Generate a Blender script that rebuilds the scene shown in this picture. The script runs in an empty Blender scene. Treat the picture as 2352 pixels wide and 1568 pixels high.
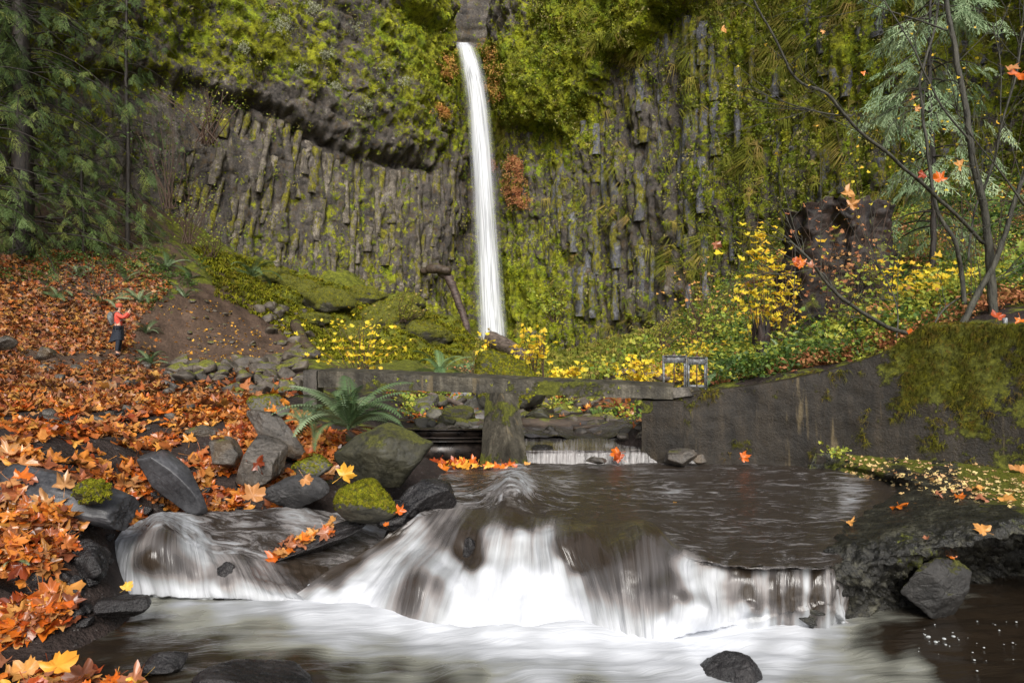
import bpy, math, random
import numpy as np
from mathutils import Vector, Matrix
from mathutils.bvhtree import BVHTree

# ------------------------------------------------------------------ camera, sky, sun, exposure
SC = bpy.context.scene
COL = SC.collection
F = 1700.0                      # focal length in units of a 2352-wide picture
CX, HY = 1176.0, 820.0          # principal column, horizon row
cam_d = bpy.data.cameras.new("camera")
cam = bpy.data.objects.new("camera", cam_d)
COL.objects.link(cam)
cam.location = (0, 0, 0)
cam.rotation_euler = (math.radians(90), 0, 0)
cam_d.sensor_width = 36.0
cam_d.lens = 36.0 * F / 2352.0
cam_d.shift_y = (HY - 784.0) / 2352.0
cam_d.clip_start = 0.05
cam_d.clip_end = 500
SC.camera = cam

SUN_EL, SUN_ROT = math.radians(36), math.radians(176)
world = bpy.data.worlds.new("World")
SC.world = world
world.use_nodes = True
wn = world.node_tree
wn.nodes.clear()
sky = wn.nodes.new("ShaderNodeTexSky")
sky.sky_type = 'NISHITA'
sky.sun_disc = False
sky.sun_elevation = SUN_EL
sky.sun_rotation = SUN_ROT
sky.dust_density = 3.0
hs = wn.nodes.new("ShaderNodeHueSaturation")
hs.inputs['Saturation'].default_value = 0.35
bg = wn.nodes.new("ShaderNodeBackground")
bg.inputs['Strength'].default_value = 0.088
wo = wn.nodes.new("ShaderNodeOutputWorld")
wn.links.new(sky.outputs[0], hs.inputs['Color'])
wn.links.new(hs.outputs[0], bg.inputs[0])
wn.links.new(bg.outputs[0], wo.inputs[0])

sun_d = bpy.data.lights.new("sun", 'SUN')
sun_d.energy = 2.7
sun_d.angle = math.radians(34)
sun_d.color = (1.0, 0.96, 0.9)
sun = bpy.data.objects.new("sun", sun_d)
COL.objects.link(sun)
_sd = Vector((math.sin(SUN_ROT) * math.cos(SUN_EL), math.cos(SUN_ROT) * math.cos(SUN_EL), math.sin(SUN_EL)))
sun.rotation_euler = _sd.to_track_quat('Z', 'Y').to_euler()

SC.view_settings.view_transform = 'Standard'
SC.view_settings.look = 'None'
SC.view_settings.exposure = 0.68
SC.view_settings.gamma = 1.0
SC.view_settings.use_curve_mapping = False
try:
    SC.cycles.max_bounces = 6
    SC.cycles.transparent_max_bounces = 12
    SC.cycles.use_denoising = True
    SC.cycles.sample_clamp_indirect = 6
except Exception:
    pass

RNG = np.random.default_rng(7)
random.seed(7)

# ------------------------------------------------------------------ maths helpers
def at(x, y, d):
    return np.array([(x - CX) / F * d, d, (HY - y) / F * d])
def atz(x, y, z):                       # point on the picture ray that has height z
    d = z * F / (HY - y)
    return np.array([(x - CX) / F * d, d, z])
def img(P):
    P = np.asarray(P)
    return CX + F * P[..., 0] / P[..., 1], HY - F * P[..., 2] / P[..., 1]
def sstep(a, b, x):
    t = np.clip((x - a) / (b - a), 0, 1)
    return t * t * (3 - 2 * t)
_perm = np.random.default_rng(3).permutation(256)
_perm = np.concatenate([_perm, _perm, _perm])
_grad = np.random.default_rng(4).normal(size=(256, 3))
_grad /= np.linalg.norm(_grad, axis=1)[:, None]
def perlin(p):
    p = np.asarray(p, dtype=np.float64)
    sh = p.shape[:-1]
    p = p.reshape(-1, 3)
    i = np.floor(p).astype(np.int64)
    f = p - i
    u = f * f * f * (f * (f * 6 - 15) + 10)
    i &= 255
    r = 0
    for dx in (0, 1):
        for dy in (0, 1):
            for dz in (0, 1):
                h = _perm[_perm[_perm[i[:, 0] + dx] + i[:, 1] + dy] + i[:, 2] + dz]
                g = _grad[h]
                v = (g * (f - (dx, dy, dz))).sum(1)
                w = (u[:, 0] if dx else 1 - u[:, 0]) * (u[:, 1] if dy else 1 - u[:, 1]) * (u[:, 2] if dz else 1 - u[:, 2])
                r = r + v * w
    return (r * 1.6).reshape(sh)
def fbm(p, octv=4, lac=2.03, gain=0.5, off=0.0):
    p = np.asarray(p, dtype=np.float64) + off
    a, s, r = 1.0, 1.0, 0
    for k in range(octv):
        r = r + a * perlin(p * s + k * 17.3)
        a *= gain
        s *= lac
    return r
def vec(*a):
    a = np.broadcast_arrays(*a)
    return np.stack(a, -1).astype(np.float64)
def shepard(ctrl, x, y, p=3.0, sx=1.0, sy=1.0, r0=15.0):
    c = np.array(ctrl, dtype=float)
    x = np.asarray(x, float)
    y = np.asarray(y, float)
    num = np.zeros_like(x)
    den = np.zeros_like(x)
    for cx, cy, v in c:
        d2 = ((x - cx) / sx) ** 2 + ((y - cy) / sy) ** 2 + r0 * r0
        w = d2 ** (-p / 2)
        num += w * v
        den += w
    return num / den
class TPS:
    def __init__(self, pts, vals, lam=1e-4):
        P = np.array(pts, float)
        n = len(P)
        K = self._k(P, P) + lam * np.eye(n)
        A = np.zeros((n + 3, n + 3))
        A[:n, :n] = K
        A[:n, n] = 1
        A[:n, n + 1:] = P
        A[n, :n] = 1
        A[n + 1:, :n] = P.T
        b = np.zeros(n + 3)
        b[:n] = vals
        s = np.linalg.solve(A, b)
        self.P, self.w, self.a = P, s[:n], s[n:]
    @staticmethod
    def _k(A, B):
        d2 = ((A[:, None, :] - B[None, :, :]) ** 2).sum(-1)
        return 0.5 * d2 * np.log(d2 + 1e-12)
    def __call__(self, u, v):
        q = np.stack([np.ravel(u), np.ravel(v)], 1)
        out = np.empty(len(q))
        for i in range(0, len(q), 20000):
            b = q[i:i + 20000]
            out[i:i + 20000] = self._k(b, self.P) @ self.w + self.a[0] + b @ self.a[1:]
        return out.reshape(np.shape(u))
def interp_poly(pts, x):
    p = np.array(pts, float)
    return np.interp(x, p[:, 0], p[:, 1])
def catmull(P, n):
    """P (k, m) -> (n, m) smooth curve through the k points, with its parameter spread by chord length."""
    P = np.asarray(P, float)
    k = len(P)
    t = np.linspace(0, k - 1 - 1e-9, n)
    i = t.astype(int)
    f = (t - i)[:, None]
    E = np.vstack([2 * P[0] - P[1], P, 2 * P[-1] - P[-2]])
    p0, p1, p2, p3 = E[i], E[i + 1], E[i + 2], E[i + 3]
    return 0.5 * (2 * p1 + (p2 - p0) * f + (2 * p0 - 5 * p1 + 4 * p2 - p3) * f ** 2 + (3 * p1 - p0 - 3 * p2 + p3) * f ** 3)

# ------------------------------------------------------------------ mesh and object helpers
def mesh_np(name, V, faces, mat=None, uv=None, attrs=None, smooth=True):
    """faces: (n,k) array or list of such arrays."""
    V = np.asarray(V, np.float32).reshape(-1, 3)
    if not isinstance(faces, list):
        faces = [faces]
    faces = [np.asarray(f, np.int32) for f in faces if len(f)]
    loops = np.concatenate([f.ravel() for f in faces])
    tot = np.concatenate([np.full(len(f), f.shape[1], np.int32) for f in faces])
    start = np.concatenate([[0], np.cumsum(tot)[:-1]]).astype(np.int32)
    me = bpy.data.meshes.new(name)
    me.vertices.add(len(V))
    me.vertices.foreach_set("co", V.ravel())
    me.loops.add(len(loops))
    me.loops.foreach_set("vertex_index", loops)
    me.polygons.add(len(tot))
    me.polygons.foreach_set("loop_start", start)
    me.polygons.foreach_set("loop_total", tot)
    if smooth:
        me.polygons.foreach_set("use_smooth", np.ones(len(tot), bool))
    if uv is not None:
        l = me.uv_layers.new(name="UVMap")
        l.data.foreach_set("uv", np.asarray(uv, np.float32)[loops].ravel())
    if attrs:
        for k, a in attrs.items():
            at_ = me.attributes.new(k, 'FLOAT', 'POINT')
            at_.data.foreach_set("value", np.asarray(a, np.float32).ravel())
    me.update(calc_edges=True)
    if mat is not None:
        me.materials.append(mat)
    return me
def tag(o, label=None, cat=None, group=None, kind=None):
    if label: o['label'] = label
    if cat: o['category'] = cat
    if group: o['group'] = group
    if kind: o['kind'] = kind
    return o
def obj(name, me, parent=None, loc=None):
    o = bpy.data.objects.new(name, me)
    COL.objects.link(o)
    if parent is not None:
        o.parent = parent
    if loc is not None:
        o.location = loc
    return o
def empty(name, loc, rz=0.0):
    o = bpy.data.objects.new(name, None)
    COL.objects.link(o)
    o.location = loc
    o.rotation_euler = (0, 0, rz)
    o.empty_display_size = 0.1
    return o
def grid_faces(nr, nc, wrap=False):
    i = np.arange(nr * nc).reshape(nr, nc)
    if wrap:
        i = np.hstack([i, i[:, :1]])
    return np.stack([i[:-1, :-1], i[:-1, 1:], i[1:, 1:], i[1:, :-1]], -1).reshape(-1, 4)
class Geo:
    """collects numpy pieces into one mesh"""
    def __init__(s):
        s.V, s.F, s.n, s.R = [], {}, 0, []
    def add(s, V, faces, r=0.0):
        V = np.asarray(V, float).reshape(-1, 3)
        if not isinstance(faces, list):
            faces = [faces]
        for f in faces:
            f = np.asarray(f, int)
            if len(f):
                s.F.setdefault(f.shape[1], []).append(f + s.n)
        s.V.append(V)
        s.R.append(np.full(len(V), r) if np.isscalar(r) else np.asarray(r))
        s.n += len(V)
        return s
    def mesh(s, name, mat, smooth=True):
        return mesh_np(name, np.concatenate(s.V), [np.concatenate(f) for f in s.F.values()], mat,
                       attrs={'rnd': np.concatenate(s.R)}, smooth=smooth)
    def obj(s, name, mat, parent=None, loc=None, smooth=True):
        return obj(name, s.mesh(name, mat, smooth), parent, loc)
def tube_geo(P, R, seg=8, caps=True):
    P = np.asarray(P, float)
    R = np.broadcast_to(np.asarray(R, float), (len(P),))
    T = np.gradient(P, axis=0)
    T /= np.linalg.norm(T, axis=1)[:, None] + 1e-9
    ref = np.array([0.13, 0.2, 1.0]) if abs(T[:, 2]).mean() < 0.8 else np.array([1.0, 0.15, 0.1])
    A = np.cross(T, ref)
    A /= np.linalg.norm(A, axis=1)[:, None]
    B = np.cross(T, A)
    a = np.linspace(0, 2 * np.pi, seg, endpoint=False)
    V = P[:, None] + R[:, None, None] * (A[:, None] * np.cos(a)[None, :, None] + B[:, None] * np.sin(a)[None, :, None])
    f = [grid_faces(len(P), seg, True)]
    if caps:
        f.append(np.arange(seg)[None, ::-1])
        f.append((np.arange(seg) + (len(P) - 1) * seg)[None])
    return V.reshape(-1, 3), f
def box_geo(c, s, rz=0.0, taper=None):
    V = np.array([[x, y, z] for z in (-.5, .5) for y in (-.5, .5) for x in (-.5, .5)]) * s
    cz, sz = math.cos(rz), math.sin(rz)
    V = V @ np.array([[cz, sz, 0], [-sz, cz, 0], [0, 0, 1]]) + c
    f = np.array([[0, 2, 3, 1], [4, 5, 7, 6], [0, 1, 5, 4], [2, 6, 7, 3], [0, 4, 6, 2], [1, 3, 7, 5]])
    return V, f
def rotm(a):                         # euler angles (n,3) -> (n,3,3)
    a = np.atleast_2d(a)
    cx, cy, cz = np.cos(a).T
    sx, sy, sz = np.sin(a).T
    n = len(a)
    o, z = np.ones(n), np.zeros(n)
    X = np.stack([o, z, z, z, cx, -sx, z, sx, cx], 1).reshape(n, 3, 3)
    Y = np.stack([cy, z, sy, z, o, z, -sy, z, cy], 1).reshape(n, 3, 3)
    Z = np.stack([cz, -sz, z, sz, cz, z, z, z, o], 1).reshape(n, 3, 3)
    return Z @ Y @ X
def align(N, spin):                  # local z to N, then spin about it
    N = N / np.linalg.norm(N, axis=1)[:, None]
    r = np.where(np.abs(N[:, 2:]) > .95, np.array([[1., 0, 0]]), np.array([[0, 0, 1.]]))
    A = np.cross(r, N)
    A /= np.linalg.norm(A, axis=1)[:, None]
    B = np.cross(N, A)
    c, s = np.cos(spin)[:, None], np.sin(spin)[:, None]
    return np.stack([A * c + B * s, -A * s + B * c, N], -1)
def scatter(name, protos, P, Rm, S, mat, pick=None, rnd=None, parent=None, smooth=True):
    """merge many copies of the prototype shapes (V, faces(n,k)) into one mesh"""
    n = len(P)
    if pick is None: pick = RNG.integers(0, len(protos), n)
    if rnd is None: rnd = RNG.random(n)
    S = np.asarray(S, float)
    if S.ndim == 0: S = np.full(n, float(S))
    Vs, Fs, Rs, off = [], {}, [], 0
    for k, (pv, pf) in enumerate(protos):
        m = np.where(pick == k)[0]
        if not len(m): continue
        s_ = S[m][:, None, None] if S.ndim == 1 else S[m][:, None, :]
        V = np.einsum('nij,nvj->nvi', Rm[m], pv[None] * s_) + P[m][:, None]
        for f in (pf if isinstance(pf, list) else [pf]):
            ff = f[None] + (np.arange(len(m)) * len(pv))[:, None, None] + off
            Fs.setdefault(f.shape[1], []).append(ff.reshape(-1, f.shape[1]))
        Vs.append(V.reshape(-1, 3))
        Rs.append(np.repeat(rnd[m], len(pv)))
        off += len(m) * len(pv)
    me = mesh_np(name, np.concatenate(Vs), [np.concatenate(f) for f in Fs.values()], mat,
                 attrs={'rnd': np.concatenate(Rs)}, smooth=smooth)
    return obj(name, me, parent)

# ------------------------------------------------------------------ material helpers
class Mat:
    def __init__(s, name):
        s.m = bpy.data.materials.new(name)
        s.m.use_nodes = True
        s.t = s.m.node_tree
        s.t.nodes.clear()
        s.out = s.t.nodes.new("ShaderNodeOutputMaterial")
        s.b = s.t.nodes.new("ShaderNodeBsdfPrincipled")
        s.link(s.b.outputs[0], s.out.inputs[0])
        s._o = None
    def link(s, a, b): s.t.links.new(a, b)
    def setin(s, sock, v):
        if hasattr(v, 'is_output') or isinstance(v, bpy.types.NodeSocket): s.link(v, sock)
        else:
            if sock.type == 'RGBA' and len(v) == 3: v = (*v, 1)
            sock.default_value = v
    def coord(s, kind='Object'):
        n = s.t.nodes.new("ShaderNodeTexCoord")
        return n.outputs[kind]
    def pos(s):
        return s.t.nodes.new("ShaderNodeNewGeometry").outputs['Position']
    def nrm_z(s):
        g = s.t.nodes.new("ShaderNodeNewGeometry")
        x = s.t.nodes.new("ShaderNodeSeparateXYZ")
        s.link(g.outputs['Normal'], x.inputs[0])
        return x.outputs[2]
    def map(s, v, scale=(1, 1, 1), rot=(0, 0, 0), loc=(0, 0, 0)):
        n = s.t.nodes.new("ShaderNodeMapping")
        s.link(v, n.inputs[0])
        n.inputs['Scale'].default_value = scale
        n.inputs['Rotation'].default_value = rot
        n.inputs['Location'].default_value = loc
        return n.outputs[0]
    def noise(s, v, scale=5, detail=4, rough=.55, dist=0.0):
        n = s.t.nodes.new("ShaderNodeTexNoise")
        s.link(v, n.inputs['Vector'])
        n.inputs['Scale'].default_value = scale
        n.inputs['Detail'].default_value = detail
        n.inputs['Roughness'].default_value = rough
        n.inputs['Distortion'].default_value = dist
        return n.outputs['Fac']
    def voro(s, v, scale=5, feature='F1', out='Distance'):
        n = s.t.nodes.new("ShaderNodeTexVoronoi")
        n.feature = feature
        s.link(v, n.inputs['Vector'])
        n.inputs['Scale'].default_value = scale
        return n.outputs[out]
    def ramp(s, f, stops, interp='LINEAR'):
        n = s.t.nodes.new("ShaderNodeValToRGB")
        s.link(f, n.inputs[0])
        cr = n.color_ramp
        cr.interpolation = interp
        while len(cr.elements) < len(stops): cr.elements.new(0.5)
        for e, (p, c) in zip(cr.elements, stops):
            e.position = p
            e.color = (c, c, c, 1) if np.isscalar(c) else (*c, 1)
        return n.outputs[0]
    def mix(s, f, a, b, mode='MIX'):
        n = s.t.nodes.new("ShaderNodeMix")
        n.data_type = 'RGBA'
        n.blend_type = mode
        s.setin(n.inputs[0], f)
        s.setin(n.inputs[6], a)
        s.setin(n.inputs[7], b)
        return n.outputs[2]
    def math(s, op, a, b=None, c=None, clamp=False):
        n = s.t.nodes.new("ShaderNodeMath")
        n.operation = op
        n.use_clamp = clamp
        s.setin(n.inputs[0], a)
        if b is not None: s.setin(n.inputs[1], b)
        if c is not None: s.setin(n.inputs[2], c)
        return n.outputs[0]
    def rng(s, v, a, b, c=0.0, d=1.0, lin=False):
        n = s.t.nodes.new("ShaderNodeMapRange")
        n.interpolation_type = 'LINEAR' if lin else 'SMOOTHSTEP'
        s.setin(n.inputs[0], v)
        n.inputs[1].default_value = a
        n.inputs[2].default_value = b
        n.inputs[3].default_value = c
        n.inputs[4].default_value = d
        return n.outputs[0]
    def attr(s, name):
        n = s.t.nodes.new("ShaderNodeAttribute")
        n.attribute_name = name
        return n.outputs['Fac']
    def orand(s):
        return s.t.nodes.new("ShaderNodeObjectInfo").outputs['Random']
    def bump(s, h, strength=.5, dist=.02, normal=None):
        n = s.t.nodes.new("ShaderNodeBump")
        n.inputs['Strength'].default_value = strength
        n.inputs['Distance'].default_value = dist
        s.link(h, n.inputs['Height'])
        if normal is not None: s.link(normal, n.inputs['Normal'])
        return n.outputs[0]
    def done(s, color=None, rough=None, normal=None, spec=None, **kw):
        if color is not None: s.setin(s.b.inputs['Base Color'], color)
        if rough is not None: s.setin(s.b.inputs['Roughness'], rough)
        if normal is not None: s.link(normal, s.b.inputs['Normal'])
        if spec is not None: s.setin(s.b.inputs['Specular IOR Level'], spec)
        for k, v in kw.items(): s.setin(s.b.inputs[k.replace('_', ' ')], v)
        return s.m
def leaf_mat(name, stops, rough=.5, transl=.25, spec=.3, var=0.25):
    """leaf colours picked by the leaf's own random number"""
    M = Mat(name)
    r = M.math('FRACT', M.math('ADD', M.attr('rnd'), M.orand()))
    c = M.ramp(r, stops)
    nz = M.noise(M.pos(), 14, 2)
    c = M.mix(M.rng(nz, .35, .7, 0, var), c, M.mix(1.0, c, (.45, .35, .3), 'MULTIPLY'))
    M.done(c, rough, spec=spec)
    if transl:
        t = M.t.nodes.new("ShaderNodeBsdfTranslucent")
        M.link(c, t.inputs[0])
        ms = M.t.nodes.new("ShaderNodeMixShader")
        ms.inputs[0].default_value = transl
        M.link(M.b.outputs[0], ms.inputs[1])
        M.link(t.outputs[0], ms.inputs[2])
        M.link(ms.outputs[0], M.out.inputs[0])
    return M.m
MOSS_STOPS = [(0.0, (.025, .028, .005)), (.35, (.08, .085, .010)), (.65, (.17, .17, .014)), (1.0, (.30, .29, .025))]
def rock_mat(name, dark=(.035, .034, .036), light=(.14, .135, .13), moss=0.0, rough=(.35, .75), scale=3.0,
             bump=.6, bdist=.02, warm=None, crack=0.0, moss_bright=1.0, lichen=0.0):
    M = Mat(name)
    p = M.pos()
    n1 = M.noise(p, scale, 8, .62)
    n2 = M.noise(p, scale * 9, 6, .78)
    nn = M.math('ADD', M.math('MULTIPLY', n1, .6), M.math('MULTIPLY', n2, .4))
    c = M.ramp(nn, [(.37, dark), (.50, tuple(.6 * a + .4 * b for a, b in zip(dark, light))), (.64, light)])
    if warm:
        c = M.mix(M.rng(M.noise(p, scale * .8, 4), .5, .68, 0, .75), c, warm)
    if lichen:
        c = M.mix(M.rng(M.noise(p, scale * 5, 6, .7), .60, .70, 0, lichen), c, (.42, .43, .40))
    kk = M.rng(M.voro(M.map(M.pos(), (1, 1, 1.6), (.3, .5, .2)), scale * .9, 'DISTANCE_TO_EDGE'), 0, .035)
    h = M.math('ADD', M.math('MULTIPLY', nn, 1.6), M.math('MULTIPLY', kk, .12))
    ro = M.rng(n2, .3, .7, rough[0], rough[1])
    if moss > 0:
        nm = M.noise(p, scale * 1.3, 7, .65)
        up = M.nrm_z()
        m = M.math('ADD', M.math('MULTIPLY', up, .35), nm)
        m = M.rng(m, 1.02 - moss * .62, 1.16 - moss * .62)
        mc = M.ramp(M.noise(p, scale * 16, 6, .8), [(a * .4 + .3, tuple(q * moss_bright for q in c_)) for a, c_ in MOSS_STOPS])
        c = M.mix(m, c, mc)
        ro = M.math('MAXIMUM', ro, M.math('MULTIPLY', m, .9))
        h = M.math('ADD', h, M.math('MULTIPLY', m, M.math('ADD', .25, M.noise(p, scale * 30, 3))))
    if crack:
        v = M.voro(M.map(p, (1, 1, 1.3)), scale * 1.4, 'DISTANCE_TO_EDGE')
        k = M.rng(v, 0, .05)
        h = M.math('ADD', h, M.math('MULTIPLY', k, crack))
    return M.done(c, ro, M.bump(h, bump, bdist), spec=.5)
def fern_mat(name, stops): return leaf_mat(name, stops, .5, .2, .35, .2)
# ------------------------------------------------------------------ the cliff
Mt = Mat("mossy basalt cliff")
_p = Mt.pos()
_ps = Mt.map(_p, (1, 1, .3))
_n1 = Mt.noise(_ps, 1.1, 8, .65)
_n2 = Mt.noise(_p, 6, 6, .75)
_n3 = Mt.noise(_p, 2.2, 6, .7)
_c = Mt.ramp(Mt.math('ADD', Mt.math('MULTIPLY', _n1, .55), Mt.math('MULTIPLY', _n2, .45)),
             [(.34, (.012, .011, .012)), (.43, (.06, .053, .048)), (.55, (.14, .12, .105)), (.66, (.36, .33, .28))])
_c = Mt.mix(Mt.rng(_n3, .52, .66, 0, .7), _c, (.13, .085, .035))
_c = Mt.mix(Mt.rng(Mt.noise(_p, 3.7, 7, .8), .60, .67, 0, .8), _c, (.36, .35, .31))
_m = Mt.math('ADD', Mt.attr('moss'), Mt.math('MULTIPLY', Mt.math('SUBTRACT', Mt.noise(_p, 1.6, 9, .76), .5), 3.2))
_m = Mt.rng(_m, .44, .62)
_mc = Mt.ramp(Mt.noise(_p, 2.4, 8, .8), [(.33, (.03, .035, .006)), (.44, (.13, .135, .012)), (.54, (.30, .31, .018)), (.66, (.50, .52, .03))])
_mc = Mt.mix(Mt.rng(Mt.noise(_p, .7, 3), .45, .65, 0, .6), _mc, Mt.mix(1.0, _mc, (.6, .9, .7), 'MULTIPLY'))
_c = Mt.mix(_m, _c, _mc)
_h = Mt.math('ADD', Mt.math('MULTIPLY', _n2, 1.0), Mt.math('MULTIPLY', Mt.noise(_p, 14, 4, .7), .5))
CLIFF_MAT = Mt.done(_c, Mt.rng(_m, 0, 1, .55, .95), Mt.bump(_h, .9, .22), spec=.35)

Mt = Mat("basalt column rock")
_p = Mt.pos()
_o = Mt.orand()
_n1 = Mt.noise(_p, 2.4, 8, .68)
_n2 = Mt.noise(_p, 9, 6, .75)
_warm = Mt.ramp(Mt.math('ADD', Mt.math('MULTIPLY', _n1, .6), Mt.math('MULTIPLY', _n2, .4)),
             [(.36, (.025, .021, .017)), (.49, (.13, .11, .088)), (.63, (.40, .35, .28))])
_cool = Mt.ramp(Mt.math('ADD', Mt.math('MULTIPLY', _n1, .6), Mt.math('MULTIPLY', _n2, .4)),
             [(.36, (.03, .03, .034)), (.50, (.12, .12, .135)), (.64, (.32, .32, .34))])
_x = Mt.t.nodes.new("ShaderNodeSeparateXYZ")
Mt.link(_p, _x.inputs[0])
_side = Mt.rng(_x.outputs[0], -3, 3)
_c = Mt.mix(_side, _warm, _cool)
_c = Mt.mix(Mt.math('MULTIPLY', _o, .55), _c, Mt.mix(1.0, _c, (.35, .33, .32), 'MULTIPLY'))
_m = Mt.math('ADD', Mt.math('ADD', Mt.math('MULTIPLY', _o, .09), Mt.math('MULTIPLY', _side, .035)), Mt.noise(Mt.map(_p, (1, 1, .45)), 2.6, 8, .72))
_m = Mt.rng(_m, .545, .615, 0, .95)
_mc = Mt.ramp(Mt.noise(_p, 5, 8, .8), [(.33, (.03, .03, .006)), (.45, (.11, .10, .01)), (.55, (.23, .21, .016)), (.68, (.38, .37, .025))])
_c = Mt.mix(_m, _c, _mc)
COLUMN_MAT = Mt.done(_c, Mt.rng(_m, 0, 1, .5, .95), Mt.bump(_n2, .9, .12), spec=.4)

_cp = np.array([at(x, 820, d)[:2] for x, d in [(-900, 20), (-500, 24), (-200, 30), (100, 35), (350, 40), (600, 44), (850, 47.5), (1000, 50),
       (1070, 52), (1130, 52.5), (1200, 50.5), (1400, 45), (1700, 37), (2000, 30.5), (2352, 25), (2700, 20), (3100, 16)]])
_cd = catmull(_cp, 3000)
_sl = np.concatenate([[0], np.cumsum(np.linalg.norm(np.diff(_cd, axis=0), axis=1))])
SL = _sl[-1]
_tx = np.gradient(_cd[:, 0], _sl)
_ty = np.gradient(_cd[:, 1], _sl)
_k = np.ones(61) / 61
_tx = np.convolve(np.pad(_tx, 30, 'edge'), _k, 'valid')
_ty = np.convolve(np.pad(_ty, 30, 'edge'), _k, 'valid')
_ix = CX + F * _cd[:, 0] / _cd[:, 1]
def cliff_base(s):
    return np.interp(s, _sl, _cd[:, 0]), np.interp(s, _sl, _cd[:, 1]), np.interp(s, _sl, _ty), -np.interp(s, _sl, _tx)
L1 = [(-900, 100), (-200, 150), (300, 175), (400, 195), (500, 215), (590, 235), (640, 262), (700, 300), (780, 330), (850, 352), (930, 372), (1000, 372), (1040, 300), (1062, 200), (1070, 60)]
L2 = [(1090, 120), (1119, 218), (1150, 289), (1286, 296), (1320, 312), (1341, 262), (1388, 221), (1416, 140), (1490, 119), (1524, 51), (1600, 10), (1700, -100), (2400, -330), (3200, -500)]
_colw = np.random.default_rng(11).uniform(.45, .85, 400)
_colc = np.cumsum(_colw) - .3
_colo = np.random.default_rng(12).normal(0, .16, 400)
Z_LIP = (HY - 112) / F * 51.5
def cliff_off(s, z):
    bx, by, nx, ny = cliff_base(s)
    ix, iy = CX + F * bx / by, HY - F * z / by
    wob = fbm(vec(s * .35, z * .35, 0), 3) * 22 + fbm(vec(s * 1.4, z * 1.4, 3.), 3) * 11
    # the mossy masses that stand forward over the columns
    l1, l2 = interp_poly(L1, ix), interp_poly(L2, ix)
    left = 1 - sstep(1035, 1052, ix + fbm(vec(iy / 60, 0, 2.), 3) * 8)
    b1 = sstep(-6, 22, l1 - iy + wob) * left
    edge = np.interp(iy, [-400, -100, 0, 60, 105, 200], [1300, 1205, 1163, 1128, 1102, 1102])
    right = sstep(-7, 7, ix - edge + fbm(vec(iy / 40, 3, 2.), 3) * 8)
    b2 = sstep(-6, 22, l2 - iy + wob) * right
    nl = 1 - .8 * sstep(930, 1040, ix); nr = .25 + .75 * sstep(1110, 1230, ix)
    o = b1 * nl * (.85 + .9 * sstep(0, 200, l1 - iy)) + b2 * nr * (1.6 + .6 * sstep(0, 150, l2 - iy))
    o -= .7 * np.exp(-((iy - l1 - 9) / 10.) ** 2) * left * (1 - b1) * sstep(450, 620, ix)
    # second dark overhang near the top at (850,10)
    o += 1.2 * nl * sstep(-8, 12, interp_poly([(700, -60), (840, -10), (930, 60), (1000, 75), (1050, 20)], ix) - iy) * left
    # gorge notch above the lip and groove below
    notch = (1 - left) * (1 - right)
    up = sstep(Z_LIP - .3, Z_LIP + .3, z)
    o = o * (1 - notch) - notch * up * 14
    o -= .9 * np.exp(-((ix - 1105) / 48.) ** 2) * (1 - up)
    # column relief below the masses
    low = (1 - b1) * (1 - b2) * (1 - notch * up)
    ss = s + (z - 8) * .12 * (1 - sstep(550, 900, ix)) + .15 * fbm(vec(s * .3, z * .25, 5.), 2)
    j = np.clip(np.searchsorted(_colc, ss), 1, 398)
    w = _colw[j]
    t = np.clip((ss - (_colc[j] - w)) / w, 0, 1) * 2 - 1
    brk = np.floor(z / 1.7 + _colo[j] * 9)
    ho = np.modf(np.abs(np.sin(j * 12.9898 + brk * 78.233) * 43758.5453))[0] - .5
    o += low * (.24 * (1 - np.abs(t) ** 3) + _colo[j] * .8 + ho * .35 - .2)
    # lumpy ledges, tilted like the strata on the two masses
    a = np.where(ix > 1100, .55, -.45)
    q = np.stack([(s * np.cos(a) + z * np.sin(a)) * .55, (-s * np.sin(a) + z * np.cos(a)) * 2.0, 0 * s], -1)
    bl = np.maximum(b1, b2)
    o += bl * (.38 * fbm(q, 4) + .28 * np.abs(fbm(q * 2.1, 3, off=9)))
    o += .45 * fbm(vec(s * .28, z * .28, 1.), 4) + .16 * fbm(vec(s * 1.3, z * 1.0, 4.), 4, gain=.6) + .07 * fbm(vec(s * 4, z * 3, 4.), 2)
    return o, bx, by, nx, ny
MOSSC = [(450, 60, .62), (600, 100, .72), (700, 150, .66), (820, 40, .3), (850, 180, .5), (950, 250, .66), (900, 90, .75), (1000, 60, .95),
 (1020, 150, .9), (1020, 280, .6), (640, 262, 0.), (750, 325, .05), (900, 365, .2), (450, 330, .18), (600, 380, .2), (700, 420, .3), (800, 450, .45),
 (900, 480, .45), (1000, 430, .15), (1010, 560, .15), (850, 620, .55), (600, 580, .4), (450, 500, .2), (1060, 500, .3), (1170, 520, .5), (1190, 650, .95),
 (1080, 650, .6), (1080, 60, .55), (1130, 40, .3), (1150, 150, 1.0), (1250, 200, 1.05), (1350, 100, 1.05), (1450, 60, .95), (1300, 260, 1.0), (1220, 270, .9),
 (1200, 340, .45), (1280, 450, .35), (1400, 350, .45), (1450, 200, .3), (1470, 300, .12), (1550, 150, .3), (1450, 450, .1), (1350, 550, .35),
 (1250, 600, .6), (1500, 600, .2), (1600, 400, .5), (1700, 200, .75), (1750, 80, .85), (1650, 300, .6), (1850, 250, .7), (1900, 100, .8), (2000, 300, .6),
 (2200, 100, .65), (1700, 500, .5), (2352, 200, .6), (0, 300, .5), (200, 100, .5)]
NS, NZ = 720, 256
_s = np.linspace(0, SL, NS)
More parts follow.
